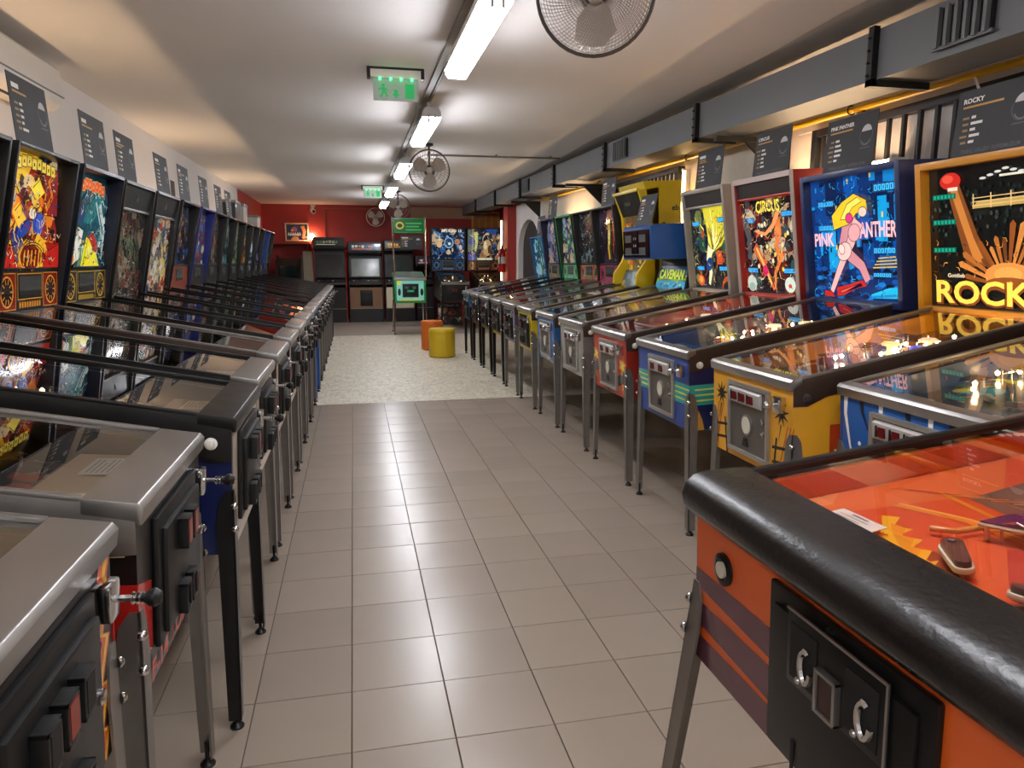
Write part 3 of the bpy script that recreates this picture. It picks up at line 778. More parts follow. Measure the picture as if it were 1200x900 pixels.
def backbox(root, p, near):
    hb, ht, yb, yt, fy = head_plane(p)
    w = p.headw; hw = w/2; th = p.th
    mb_, mi_ = pmat(p.head, .4), pmat(p.headin or p.head, .5)
    def body():
        b = MB()
        for s in (-1, 1):
            x0, x1 = sorted((s*hw, s*(hw-th)))
            b.prism([(yb,hb),(1.385,hb),(1.385,ht),(yt,ht)], x0, x1, 'x')
        b.box(-hw+th,hw-th,yt,1.385,ht-th,ht).box(-hw+th,hw-th,yb,1.385,hb,hb+th).box(-hw+th,hw-th,1.365,1.385,hb+th,ht-th)
        return b.mesh('backbox', mb_, bevel=.003)
    bx = ob('backbox', cached(('bbox', p.head, w, hb, ht, p.lean, th), body), root)
    if p.edge:
        def edge(s):
            x0, x1 = sorted((s*(hw+.001), s*(hw-th-.001)))
            return MB().prism([(yb-.004,hb),(yb+.001,hb),(yt+.001,ht),(yt-.004,ht)], x0, x1, 'x').mesh('edge_trim', pmat(p.edge, .35, .3))
        for s in (-1, 1): ob('edge_trim', cached(('bedge', p.edge, w, hb, ht, p.lean, s), lambda: edge(s)), bx)
        ob('edge_trim', cached(('bedget', p.edge, w, ht, p.lean), lambda: MB().box(-hw+th,hw-th,yt-.004,yt+.001,ht-th,ht+.001).mesh('edge_trim', pmat(p.edge, .35, .3))), bx)
    # stacked front: speaker panel / glass / top panel
    zg0, zg1 = hb+th+p.dmd, ht-th-p.top
    rb, rt = p.rb, p.rt
    rec = lambda z: fy(z)+rb+(rt-rb)*(z-hb)/(ht-hb)
    A = Vector((0, rec(zg0), zg0)); B = Vector((0, rec(zg1), zg1))
    V = (B-A).normalized(); U = Vector((1,0,0)); N = U.cross(V); gh = (B-A).length; gw = w-2*th-.004
    if p.top:
        a, c = ht-th-p.top, ht-th
        def tp():
            return MB().prism([(rec(a)-.03,a),(rec(a)+.01,a),(rec(c)+.01,c),(fy(c)+.012,c)], -hw+th, hw-th, 'x').mesh('top_panel', pmat(p.topc or '#1b1a19', .5))
        t_ = ob('top_panel', cached(('btop', p.topc, w, hb, ht, p.top, p.lean, rb, rt), tp), bx)
        ob('trim_strip', cached(('btrim', p.topt, w, hb, ht, p.top, p.lean, rb, rt), lambda: MB().box(-hw+th,hw-th,rec(a)-.038,rec(a)-.005,a-.014,a+.004).mesh('trim_strip', pmat(p.topt or '#8a8884', .35, .5), bevel=.003)), bx)
        if p.logo:
            Vt = Vector((0, fy(c)+.012-(rec(a)-.03), c-a)).normalized()
            P = [('#8d8a86', stroke([(-.02,-.025),(-.012,.02),(0,-.005),(.012,.025),(.02,-.02)], .007))]
            ob('emblem_print', cached(('blogo', ht, p.top, p.lean), lambda: art(P, (0, (fy(c)+.012+rec(a)-.03)/2-.002, (a+c)/2), U, Vt, U.cross(Vt), M_PRINT, 'emblem_print')), t_)
    if p.dmd:
        a, c = hb+th, hb+th+p.dmd
        def sp():
            return MB().prism([(fy(a)+.005,a),(fy(a)+.06,a),(rec(c)+.02,c),(rec(c)-.012,c)], -hw+th, hw-th, 'x').mesh('speaker_panel', pmat(p.dmdc or '#1c1512', .4))
        s_ = ob('speaker_panel', cached(('bdmd', p.dmdc, w, hb, ht, p.dmd, p.lean, rb, rt), sp), bx)
        a3 = Vector((0, fy(a)+.005, a)); c3 = Vector((0, rec(c)-.012, c)); Vd = (c3-a3).normalized(); Nd = U.cross(Vd)
        h = (c3-a3).length
        ob('trim_strip', cached(('bdtrim', w, hb, ht, p.dmd, p.lean, rb, rt), lambda: MB().box(-hw+th,hw-th,rec(c)-.016,rec(c)+.01,c,c+.016).mesh('trim_strip', M_BLACKM, bevel=.003)), bx)
        cc = p.dmda or ['#7c1d14', '#d9902c', '#2a1d17']
        def dart():
            P = []
            for s in (-1, 1):
                x = s*gw*.36
                P += [(cc[1], rect(x-.088,.012,x+.088,h-.01)), (cc[0], rect(x-.083,.016,x+.083,h-.014)), (cc[1], ell(x,h*.5,.065,.072,0,18)), ('#241a15', ell(x,h*.5,.056,.063,0,18))]
                for q in range(10): P.append((cc[1], stroke([(x+.03*math.cos(q*.63), h*.5+.034*math.sin(q*.63)), (x+.052*math.cos(q*.63), h*.5+.058*math.sin(q*.63))], .006)))
            P += [(cc[1], rect(-.135,.055,.135,h-.012)), ('#23201d', rect(-.13,.06,.13,h-.017))]
            for q in range(9): P.append((cc[1], rect(-.12+q*.027,.018,-.104+q*.027,.045)))
            return art(P, a3, U, Vd, Nd, M_LIT2, 'panel_print')
        if near: ob('panel_print', cached(('bdart', p.seed), dart), s_)
        ob('score_display', cached(('bdisp', w, hb, p.dmd, ht, p.lean, rb, rt), lambda: art([('#4b4d4c', rect(-.12,.068,.12,h-.025)), ('#2d302f', rect(-.12,.068,.12,.068+.03))], a3+Nd*.004, U, Vd, Nd, M_GLOSS, 'score_display')), s_)
    # glass itself
    litm = M_LIT if p.glow == 1 else (M_LIT2 if p.glow != 0 else M_GLOSS)
    def bg():
        P = p.design(gw, gh) if p.design else randart(p.seed, gw, gh, p.pal, 110 if near else 60, p.bg or '#14110f', .28)
        P = [(c, [(min(max(u,-gw/2),gw/2), min(max(v,0),gh)) for u, v in q]) for c, q in P]
        return art(P, A, U, V, N, litm, 'backglass')
    gl = ob('backglass', cached(('bglass', p.seed, w, hb, ht), bg), bx)
    for body_, x, z, tw, thh, col, arch in (p.texts or []):
        mt = mat('lettering_%s' % col.strip('#'), col, .3, 0, .04, emit=.7 if p.glow == 1 else .25)
        ob('lettering', textmesh(body_, tw*gw, thh*gh, A+U*(x*gw)+V*(z*gh)+N*.012, U, V, N, mt, .025, arch=arch), gl)
    if p.shade:
        ob('lettering_shadow', textmesh('ROCKY', .88*gw, .17*gh, A+V*(.100*gh)+U*.004+N*.0115, U, V, N, mat('lettering_shadow', '#8a4a20', .3, 0, .04, emit=.2), .06), gl)
    for x, z, sw, sh in (p.scores or []):
        dm = mat('score_blue', p.scorec or '#1f7fd6', .25, 0, .05, emit=.9)
        def disp():
            b = MB()
            b.add([(-.5,0,-.5),(.5,0,-.5),(.5,0,.5),(-.5,0,.5)], [(0,1,2,3)], 0, S('#0a2a45'))
            for k in range(6):
                for a in ((-.42+k*.15,-.3,-.39+k*.15,.3),(-.34+k*.15,-.3,-.31+k*.15,.3),(-.42+k*.15,.24,-.31+k*.15,.32),(-.42+k*.15,-.32,-.31+k*.15,-.24)):
                    b.add([(a[0],-.004,a[1]),(a[2],-.004,a[1]),(a[2],-.004,a[3]),(a[0],-.004,a[3])], [(0,1,2,3)], 0, S(p.scorec or '#38b4ff'))
            return b.mesh('score_display', printmat('score_print', emit=1.1))
        o = ob('score_display', cached(('scr', p.scorec), disp), gl, A+U*(x*gw)+V*(z*gh)+N*.011)
        o.scale = (sw*gw, 1, sh*gh); o.rotation_euler = (math.atan2(-V.y, V.z)*-1*-1, 0, 0)
    return bx

def machine(label, cat='pinball machine', **kw):
    p = D(dict(w=.56, ZF=.93, Z0=.55, ZR=1.09, side='#15130f', front='#161412', legc='steel', bar='steel', rail='brown', lip=.075,
               door='black2', bard=.09, th=.018, headw=.70, hb=1.09, ht=1.85, lean=.17, rb=.02, rt=.10, top=0, dmd=.19, head='#121110', seed=1,
               pal=['#b3271e','#d98a1f','#e6c63a','#22407e','#0e0d12','#7a2c1a','#cfc2a8'], glow=2, near=1, tilt=TILT, group=None))
    p.update(kw)
    near = p.near
    root = thing('pinball_machine', label, cat, (p.x, p.y, 0), (R(p.tilt), 0, p.rz), p.group)
    w = p.w; hw = w/2; Z0, ZF, ZR = p.Z0, p.ZF, p.ZR
    zt = lambda y: ZF+(ZR-ZF)*y/HY
    ms, mf = pmat(p.side, .38), pmat(p.front, .38)
    def cab():
        b = MB()
        for s in (-1, 1):
            x0, x1 = sorted((s*hw, s*(hw-.018)))
            b.prism([(0,Z0),(LC-.02,Z0),(LC-.02,ZR),(HY,ZR),(0,ZF)], x0, x1, 'x', 0)
        b.box(-hw+.018,hw-.018,0,.02,Z0,ZF,1)
        b.box(-hw+.018,hw-.018,LC-.04,LC-.02,Z0,ZR,0).box(-hw+.018,hw-.018,.02,LC-.04,Z0,Z0+.015,2)
        b.box(-hw+.018,hw-.018,HY+.04,LC-.04,ZR-.02,ZR,2)
        return b.mesh('cabinet', [ms, mf, M_DARKIN])
    cb = ob('cabinet', cached(('cab', w, ZF, Z0, ZR, p.side, p.front), cab), root)
    mr = {'steel': M_STEELD, 'brown': M_BROWN, 'black': M_BLACKM}[p.rail]
    def rail(s):
        b = MB()
        x0, x1 = sorted((s*(hw+.003), s*(hw-.0005)))
        lp = p.lip
        b.prism([(.0,zt(0)-lp),(.06,zt(.06)-lp-.012),(.14,zt(.14)-lp+.008),(HY,zt(HY)-lp+.01),(HY,zt(HY)+.028),(0,zt(0)+.028)], x0, x1, 'x')
        return b.mesh('side_rail', mr, bevel=.0012)
    def cap(s):
        x0, x1 = sorted((s*(hw+.0035), s*(hw-.012)))
        return MB().prism([(p.bard,zt(p.bard)+.022),(HY,zt(HY)+.022),(HY,zt(HY)+.032),(p.bard,zt(p.bard)+.032)], x0, x1, 'x').mesh('rail_cap', M_BLACKM if p.rail == 'black' else M_STEELD, bevel=.002)
    for s in (-1, 1):
        rl = ob('side_rail', cached(('rail', w, ZF, ZR, p.rail, p.lip, s), lambda: rail(s)), root)
        ob('rail_cap', cached(('railc', w, ZF, ZR, p.rail, p.bard, s), lambda: cap(s)), rl)
    if p.bar == 'pad':
        pr = [(-.030+.052*math.cos(R(a))*(.75)+.01, ZF-.005+.052*math.sin(R(a))) for a in range(270, 89, -15)]
        pr = [(-.002, ZF-.036), (-.024, ZF-.030), (-.038, ZF-.012), (-.041, ZF+.010), (-.034, ZF+.032), (-.016, ZF+.046), (.015, ZF+.052), (.100, ZF+.052), (.106, ZF+.044), (.106, ZF+.02), (.0, ZF-.02)]
        bar = ob('lockdown_bar', MB().prism(pr, -hw+.010, hw-.010, 'x').mesh('lockdown_bar', mat('worn_black_vinyl', '#191716', .31, 0, .5, 5, .12, bscale=70, rvar=.14), bevel=.010, seg=3), root)
    else:
        mb2 = M_STEEL if p.bar == 'steel' else M_BLACKM
        def bar_():
            d_ = p.bard
            pr = [(-.012,ZF-.012),(-.016,ZF+.020),(-.006,ZF+.031),(d_,ZF+.031+.13*d_),(d_,ZF+.012),(.0,ZF-.004),(-.001,ZF-.012)]
            return MB().prism(pr, -hw-.005, hw+.005, 'x').mesh('lockdown_bar', mb2, bevel=.0022, angle=24)
        ob('lockdown_bar', cached(('bar', w, ZF, p.bar, p.bard), bar_), root)
    ob('table_glass', cached(('glass', w, ZF, ZR, p.bard), lambda: MB().add([(-hw+.012,p.bard,zt(p.bard)+.022),(hw-.012,p.bard,zt(p.bard)+.022),(hw-.012,HY,zt(HY)+.022),(-hw+.012,HY,zt(HY)+.022)], [(0,1,2,3)]).mesh('table_glass', M_GLASS)), root)
    if p.custom_pf: p.custom_pf(root, p, hw, zt)
    else: playfield(root, p, hw, zt, near)
    # legs
    lm = {'steel': M_STEELD, 'black': M_BLACKM}.get(p.legc) or pmat(p.legc, .35)
    tt = math.tan(R(p.tilt))
    for sx in (-1, 1):
        for yy, sy in ((0, -1), (LC-.02, 1)):
            dr = yy*tt
            sp_ = p.splay or .022
            lg = ob('leg', cached(('leg', sx, sy, lm.name, sp_), lambda: leg_mesh(sx, sy, lm, dr, sp_)), root, (sx*hw, yy, 0))
            ob('foot', cached('foot', foot_mesh), lg, (sx*(sp_-.012), sy*(sp_-.012), -dr), (-R(p.tilt), 0, 0))
            if near and sy < 0:
                for z in (.70, .63):
                    k = (0.745-z)/.715*sp_+.004
                    ob('bolt', cached('bolt', bolt_mesh), lg, (sx*k, sy*k, z), (R(90), 0, R(45*sx)))
    if p.guard:
        for sx in (-1, 1):
            x0, x1 = sorted((sx*(hw+.0005), sx*(hw+.0035)))
            ob('leg_protector', MB().prism([(-.003,.565),(.058,.60),(.058,.79),(.02,.81),(-.003,.80)], x0, x1, 'x').mesh('leg_protector', pmat(p.guard, .35)), root)
    # door, plunger, buttons
    dz0, dz1 = p.dz or (Z0+.03, ZF-.04)
    coin_door(root, p.door, w, dz0, dz1, near)
    if p.front_art:
        fa_ = p.front_art(w, ZF-Z0)
        side_of = lambda q: -1 if max(u for u, v in q) <= 0 else (1 if min(u for u, v in q) >= 0 else 0)
        has_mid = any(side_of(q) == 0 for c, q in fa_)
        for k in ((0,) if has_mid else (-1, 1)):
            ob('front_art', art([x for x in fa_ if has_mid or side_of(x[1]) == k], (0,-.0005,Z0), (1,0,0), (0,0,1), (0,-1,0), M_GLOSS, 'front_art'), cb)
    if p.side_art:
        for s in (-1, 1):
            ob('side_art', cached(('sart', p.seed, w, s), lambda: art(p.side_art(LC, ZF-Z0), (s*(hw+.0004),0,Z0), (0,1,0), (0,0,1), (s,0,0), M_GLOSS, 'side_art')), cb)
    for tx in (p.front_text or []):
        body_, x, z, tw, thh, col = tx
        ob('lettering', textmesh(body_, tw, thh, (x, -.004, z), (1,0,0), (0,0,1), (0,-1,0), pmat(col, .4), .03), cb)
    if p.door != 'wide':
        def plg():
            return MB().prism([(-.022,-.035),(.022,-.035),(.026,.03),(-.026,.03)], -.030, 0, 'y').mesh('plunger_housing', M_CHROME, bevel=.006)
        ph = ob('plunger', cached('plg', plg), root, (hw-.07, 0, ZF-.075))
        def kn():
            b = MB().cyl((0,0,0),(0,-.055,0),.006,n=10)
            for k in range(4): b.tube([(.0095*math.cos(2*PI*i/10), -.036-.007*k, .0095*math.sin(2*PI*i/10)) for i in range(10)], .0018, 4, closed=True)
            return b.mesh('plunger_rod', M_CHROME)
        ob('plunger_rod', cached('plr', kn), ph, (0, -.02, 0))
        mk_ = M_CHROME if p.door == 'steel' else M_BLACK
        ob('plunger_knob', cached(('plk', mk_.name), lambda: MB().lathe([(.007,0),(.009,.004),(.015,.012),(.016,.020),(.010,.029),(.001,.031)], axis=(0,-1,0), n=14).mesh('plunger_knob', mk_)), ph, (0, -.05 if p.door == 'steel' else -.07, 0))
    else:
        bt = ob('start_button', MB().lathe([(.032,0),(.032,.006),(.022,.009),(.019,.005)], axis=(0,-1,0), n=24).mesh('start_button', M_BLACKM), root, (-hw+.115, 0, ZF-.115))
        ob('button_cap', MB().lathe([(.016,0),(.016,.011),(.001,.013)], axis=(0,-1,0), n=20).mesh('button_cap', mat('aged_button', '#c9c2ae', .4)), bt)
    for s in (-1, 1):
        fb = ob('flipper_button', cached(('fb', s, p.btn), lambda: MB().lathe([(.018,0),(.018,.004),(.012,.006),(.011,.014),(.001,.016)], axis=(s,0,0), n=16).mesh('flipper_button', pmat(p.btn or '#d6d0c0', .35))), root, (s*(hw+.003), .055, ZF-.045))
    if p.head_fn: p.head_fn(root, p)
    else: backbox(root, p, near)
    return root
def wp(root, v):
    return Matrix.LocRotScale(root.location, root.rotation_euler, None) @ Vector(v)

# ------------------------------------------------------------------ painted designs
def outlined(P, c='#0c1018', wd=.004):
    out = []
    for f, q in P: out += [(f, q), (c, stroke(list(q)+[q[0]], wd))]
    return out
def flecks(seed, w, h, pal, n, l0=.008, l1=.03, wd=.005, y0=.02, y1=.98):
    g = random.Random(seed); P = []
    for i in range(n):
        x, y = g.uniform(-w*.48, w*.48), g.uniform(y0*h, y1*h); a = g.uniform(0, 2*PI); l = g.uniform(l0, l1)
        P.append((g.choice(pal), stroke([(x,y),(x+l*math.cos(a),y+l*math.sin(a)),(x+1.8*l*math.cos(a+.6),y+1.8*l*math.sin(a+.6))], wd, wd*.3)))
    return P
def d_boxing(w, h):
    g = random.Random(5)
    P = [('#0d0f0e', rect(-w/2,0,w/2,h))]
    for i in range(150):
        P.append((g.choice(['#26302c','#1c2624','#3a3f38','#14201d']), ell(g.uniform(-w/2,w/2), g.uniform(.52*h,.86*h), .008, .010, 0, 6)))
    for k in range(7): P.append(('#c9cbc4', ell((-.05+.045*k)*w*1.2, .945*h-.01*abs(k-3), .018, .006, 0, 8)))
    P += [('#d8d4c2', rect(.06*w,.895*h,.26*w,.91*h))]
    P += [('#b79a55', [(-.14*w,.70*h),(.40*w,.71*h),(.44*w,.76*h),(-.10*w,.75*h)])]
    for k in range(3): P.append(('#d8b67a', stroke([(-.14*w,(.72+.025*k)*h),(.44*w,(.735+.025*k)*h)], .004)))
    for x in (-.13,.0,.14,.28,.43): P.append(('#d8b67a', rect(x*w-.003,.70*h,x*w+.003,.80*h)))
    # warm abstract rays and a plain red disc
    P += [('#7a4520', [(-.34*w,.86*h),(-.24*w,.88*h),(-.10*w,.52*h),(.02*w,.30*h),(-.18*w,.30*h)]), ('#c07a38', [(-.31*w,.84*h),(-.26*w,.86*h),(-.13*w,.50*h),(-.04*w,.32*h),(-.13*w,.34*h)]),
          ('#c22a20', ell(-.31*w,.905*h,.085*w,.06*h)), ('#e0503c', ell(-.33*w,.92*h,.045*w,.03*h)), ('#d9d2c0', rect(-.33*w,.835*h,-.25*w,.86*h))]
    for k in range(16):
        a = R(12+10.4*k); r0, r1 = .04*h, g.uniform(.26,.44)*h
        P.append((['#6b3a1a','#a8642c','#c9803c','#8a4c20'][k % 4], [(.12*w+r0*math.cos(a-.1), .16*h+r0*math.sin(a-.1)), (.12*w+r1*math.cos(a-.055), .16*h+r1*math.sin(a-.055)), (.12*w+r1*1.06*math.cos(a), .16*h+r1*1.06*math.sin(a)), (.12*w+r1*math.cos(a+.055), .16*h+r1*math.sin(a+.055)), (.12*w+r0*math.cos(a+.1), .16*h+r0*math.sin(a+.1))]))
    P += [('#d08c45', ell(.12*w,.24*h,.17*w,.09*h)), ('#e2a050', ell(.12*w,.25*h,.10*w,.05*h)), ('#8a4c20', ell(.12*w,.19*h,.16*w,.04*h))]
    P += flecks(82, w, h, ['#e2a050','#6b3a1a','#3a1f10'], 60, .006, .018, .004, .16, .5)
    for z in (.80,.62,.42): P.append(('#0c5c49', rect(-.45*w,z*h-.012,-.26*w,z*h+.012)))
    for z in (.80,.62,.42):
        for k in range(6): P.append(('#19a083', rect((-.44+.03*k)*w,z*h-.008,(-.422+.03*k)*w,z*h+.008)))
    return P
def d_night(w, h):
    g = random.Random(8)
    P = [('#0c2c66', rect(-w/2,0,w/2,h))]
    for i in range(46):
        x, y = g.uniform(-w/2,w/2), g.uniform(.28*h,h); a, c = g.uniform(.02,.07), g.uniform(.03,.13)
        P.append((g.choice(['#0a4ea3','#0f7fc7','#0a1f4a','#1399d6','#0d3f86','#06142f']), rect(x-a,y-c,x+a,y+c)))
    for i in range(40):
        x, y = g.uniform(-w/2,w/2), g.uniform(.25*h,h)
        P.append((g.choice(['#36c5f0','#071530','#1c8ed0','#d8c65a']), rect(x-.006,y-.014,x+.006,y+.014)))
    for i in range(60):
        P.append((g.choice(['#0a1a3e','#1473c4','#0f4f9e','#07122b']), ell(g.uniform(-w/2,w/2), g.uniform(0,.26*h), .03, .014, 0, 8)))
    P += [('#19b4e0', [(.18*w,.02*h),(.49*w,.03*h),(.5*w,.12*h),(.36*w,.11*h),(.17*w,.05*h)]), ('#0c86c2', [(.18*w,.02*h),(.5*w,.05*h),(.5*w,.07*h),(.18*w,.04*h)])]
    for k in range(4): P.append(('#c9b14d', [((.2+.02*k)*w,(.26+.025*k)*h),((.46-.01*k)*w,(.27+.025*k)*h),((.46-.01*k)*w,(.28+.025*k)*h),((.2+.02*k)*w,(.27+.025*k)*h)]))
    # looping pink ribbon under a yellow plume, red base
    P += flecks(81, w, h, ['#0a1a3e','#1c8ed0','#36c5f0','#07122b','#0f7fc7'], 170)
    P += outlined([('#c98a92', stroke([(.06*w,.66*h),(-.06*w,.56*h),(-.10*w,.46*h),(-.02*w,.36*h),(.10*w,.28*h),(.16*w,.16*h)], .10, .05)),
          ('#e9b2b0', stroke([(.08*w,.64*h),(.02*w,.54*h),(-.02*w,.46*h),(-.08*w,.38*h),(-.16*w,.24*h),(-.26*w,.06*h)], .085, .035)),
          ('#f0c4be', ell(-.09*w,.40*h,.085*w,.075*h,.4)), ('#e2a3a6', ell(.03*w,.55*h,.07*w,.07*h,.7)), ('#f2cfc6', ell(-.12*w,.42*h,.035*w,.045*h,.4)),
          ('#e8c52a', [(-.20*w,.58*h),(-.22*w,.70*h),(-.10*w,.80*h),(.04*w,.86*h),(.17*w,.80*h),(.18*w,.72*h),(.06*w,.70*h),(-.02*w,.62*h),(-.12*w,.60*h)]),
          ('#f5e060', [(-.12*w,.66*h),(-.04*w,.78*h),(.08*w,.83*h),(.12*w,.79*h),(.02*w,.75*h),(-.06*w,.66*h)]), ('#f0c9b6', ell(.13*w,.71*h,.045*w,.04*h)), ('#d63a86', ell(-.02*w,.67*h,.04*w,.04*h)),
          ('#b8221c', [(-.20*w,.02*h),(-.19*w,.10*h),(-.05*w,.13*h),(.10*w,.17*h),(.15*w,.12*h),(.02*w,.09*h),(-.12*w,.03*h)]), ('#e2503a', [(-.16*w,.07*h),(.08*w,.14*h),(.1*w,.12*h),(-.14*w,.05*h)]), ('#b8221c', [(-.36*w,.02*h),(-.34*w,.07*h),(-.26*w,.06*h),(-.22*w,.01*h)])], '#3a1f3a')
    return P
def d_ring(w, h):
    g = random.Random(21)
    P = randart(21, w, h, ['#5a1c18','#1d1a22','#3b1d2a','#c7b79a','#2a4a50','#7a2a20','#101016','#a98c6a'], 130, '#16121a', .2)
    for i in range(26): P.append((g.choice(['#8fc0b4','#d8c24a','#c9483a','#e8d9b0']), ell(g.uniform(-.2*w,.35*w), g.uniform(.25*h,.75*h), .014, .016, 0, 9)))
    P += [('#d97a3e', stroke([(.18*w,.78*h),(.20*w,.62*h),(.14*w,.5*h),(.20*w,.36*h),(.10*w,.22*h),(.08*w,.05*h)], .07, .02)),
          ('#e8995a', stroke([(.20*w,.84*h),(.10*w,.70*h),(-.04*w,.62*h),(-.22*w,.66*h)], .045, .015)), ('#e28a4a', ell(.17*w,.63*h,.05*w,.07*h)), ('#e28a4a', ell(.2*w,.38*h,.06*w,.05*h,.5)),
          ('#c9603a', stroke([(-.25*w,.50*h),(-.14*w,.36*h),(-.04*w,.22*h),(.06*w,.04*h)], .07, .02)), ('#f0c060', stroke([(-.22*w,.48*h),(-.1*w,.3*h),(.02*w,.1*h)], .018)), ('#c8285a', ell(-.08*w,.24*h,.05*w,.06*h)),
          ('#4a4c52', stroke([(-.42*w,.78*h),(-.34*w,.58*h),(-.36*w,.36*h)], .07, .05)), ('#c9d8cc', ell(.34*w,.10*h,.09*w,.08*h)), ('#d24a3a', ell(.34*w,.09*h,.03*w,.02*h)), ('#b9c8c0', ell(-.35*w,.10*h,.09*w,.09*h)), ('#8fa8a0', ell(-.35*w,.06*h,.06*w,.05*h))]
    return P + flecks(83, w, h, ['#16121a','#e8995a','#7a2a20','#d8c24a','#2a4a50'], 120)
def d_burst(w, h):
    g = random.Random(31)
    P = randart(31, w, h, ['#16325e','#0d0f18','#2a4b3a','#b84a22','#6a7a3a','#101522'], 60, '#11141c', .25)
    P += [('#d8cf3a', [(-.12*w,h),(.42*w,h),(.5*w,.7*h),(.30*w,.52*h),(.06*w,.44*h),(-.05*w,.6*h)])]
    for i in range(22):
        a = R(20+g.random()*110); l = g.uniform(.25,.5)*h
        P.append((g.choice(['#efe75a','#b89d1f','#fff7a0','#7d6b14']), stroke([(.08*w,.48*h),(.08*w+l*.5*math.cos(a),.48*h+l*.5*math.sin(a)),(.08*w+l*math.cos(a+.15),.48*h+l*math.sin(a+.15))], .03, .004)))
    P += [('#e9e2b8', stroke([(.02*w,.5*h),(-.06*w,.36*h),(-.02*w,.2*h),(-.08*w,.05*h)], .09, .03)), ('#163e78', ell(-.04*w,.30*h,.10*w,.07*h,.8)), ('#10151f', stroke([(-.1*w,.78*h),(-.06*w,.62*h),(-.08*w,.5*h)], .05, .03)),
          ('#d25a30', ell(-.30*w,.10*h,.09*w,.07*h)), ('#f0a040', ell(-.30*w,.11*h,.05*w,.04*h)), ('#c9562a', rect(.16*w,.3*h,.3*w,.46*h))]
    return P + flecks(84, w, h, ['#11141c','#efe75a','#b89d1f','#163e78','#101522'], 140)
def title(cols, y0, y1, seed, x0=-.36, x1=.36, n=9):
    def f(g, w, h):
        P = []
        gg = random.Random(seed)
        s = (x1-x0)/n
        for k in range(n):
            a = (x0+k*s)*w; c = a+s*.82*w; j = gg.uniform(-.012,.012)*h
            arc = .03*h*(1-((k-(n-1)/2)/(n/2))**2)
            P += [(cols[1], rect(a-.003, y0*h+j+arc-.004, c+.003, y1*h+j+arc+.004)), (cols[0], rect(a, y0*h+j+arc, c, y1*h+j+arc)), (cols[1], rect(a+.3*(c-a), (y0+.3*(y1-y0))*h+j+arc, a+.62*(c-a), (y0+.62*(y1-y0))*h+j+arc))]
        return P
    return f
def collage(seed, pal, bg, n=120, tc=None, ty=(.84,.94), extra=None):
    def f(w, h):
        P = randart(seed, w, h, pal, n, bg, .30)
        if extra:
            ex = extra(w, h); P += ex
            g = random.Random(seed+9)
            for i in range(150 if len(ex) > 8 else 40):
                x, y = g.uniform(-w*.48, w*.48), g.uniform(.02*h, .8*h); a = g.uniform(0, 2*PI); l = g.uniform(.010, .035)
                P.append((g.choice(pal+['#0c0b0b','#0c0b0b','#14100e','#b8a888']), stroke([(x,y),(x+l*math.cos(a),y+l*math.sin(a)),(x+1.8*l*math.cos(a+.7),y+1.8*l*math.sin(a+.7))], .010, .002)))
            for c_, q in ex:
                P.append(('#0d0b0a', stroke(q[:max(3, len(q)*2//3)], .005)))
        if tc: P += title(tc, ty[0], ty[1], seed)(None, w, h)
        return P
    return f
def x_adventure(w, h):
    return [('#8c1f16', rect(.22*w,.5*h,.46*w,.93*h)), ('#d8791f', stroke([(.25*w,.55*h),(.36*w,.68*h),(.30*w,.80*h),(.42*w,.9*h)], .03)), ('#e8d23a', [(-.02*w,.72*h),(.12*w,.82*h),(.22*w,.70*h),(.10*w,.62*h)]),
            ('#e8801f', [(-.42*w,.6*h),(-.3*w,.74*h),(-.12*w,.52*h),(-.2*w,.36*h)]), ('#f2c03a', [(-.3*w,.5*h),(-.2*w,.58*h),(-.08*w,.44*h),(-.2*w,.36*h)]),
            ('#1f3f96', ell(-.12*w,.36*h,.12*w,.06*h,.5)), ('#2a50b8', ell(.12*w,.42*h,.1*w,.10*h,.3)), ('#c9b28a', ell(-.30*w,.62*h,.06*w,.08*h)), ('#e6d9c0', ell(.02*w,.5*h,.06*w,.05*h)),
            ('#b3201a', [(-.5*w,.02*h),(-.5*w,.26*h),(-.3*w,.2*h),(-.2*w,.02*h)]), ('#b3201a', [(.5*w,.02*h),(.5*w,.26*h),(.3*w,.2*h),(.2*w,.02*h)]),
            ('#d9a02c', ell(0,.12*h,.2*w,.13*h,0,18)), ('#7c1712', ell(0,.12*h,.17*w,.11*h,0,18))] + \
           [('#d9a02c', stroke([((-.12+.06*k)*w,.04*h),((-.10+.06*k)*w,.18*h)], .012)) for k in range(5)]
def x_cool(w, h):
    return [('#0f4a58', ell(.1*w,.6*h,.42*w,.24*h,.4,18)), ('#1d6f74', ell(.15*w,.66*h,.28*w,.12*h,.5,18)), ('#123a66', ell(-.18*w,.58*h,.12*w,.10*h)), ('#d8cf2a', ell(-.34*w,.6*h,.06*w,.09*h)),
            ('#d9d6c8', [(-.5*w,.2*h),(-.3*w,.46*h),(-.1*w,.4*h),(-.2*w,.1*h),(-.45*w,.0)]), ('#e8d81f', [(-.15*w,.02*h),(-.02*w,.34*h),(.18*w,.26*h),(.32*w,.02*h)]), ('#b82a26', [(.02*w,.34*h),(.14*w,.4*h),(.3*w,.22*h),(.18*w,.18*h)]),
            ('#d9832a', stroke([(-.5*w,.3*h),(-.36*w,.24*h),(-.32*w,.1*h),(-.4*w,0)], .04)), ('#c8d8d4', stroke([(.3*w,.7*h),(.42*w,.4*h),(.36*w,.1*h)], .05, .01)), ('#a8c0c0', stroke([(.2*w,.72*h),(.3*w,.52*h),(.4*w,.3*h)], .02, .01))]

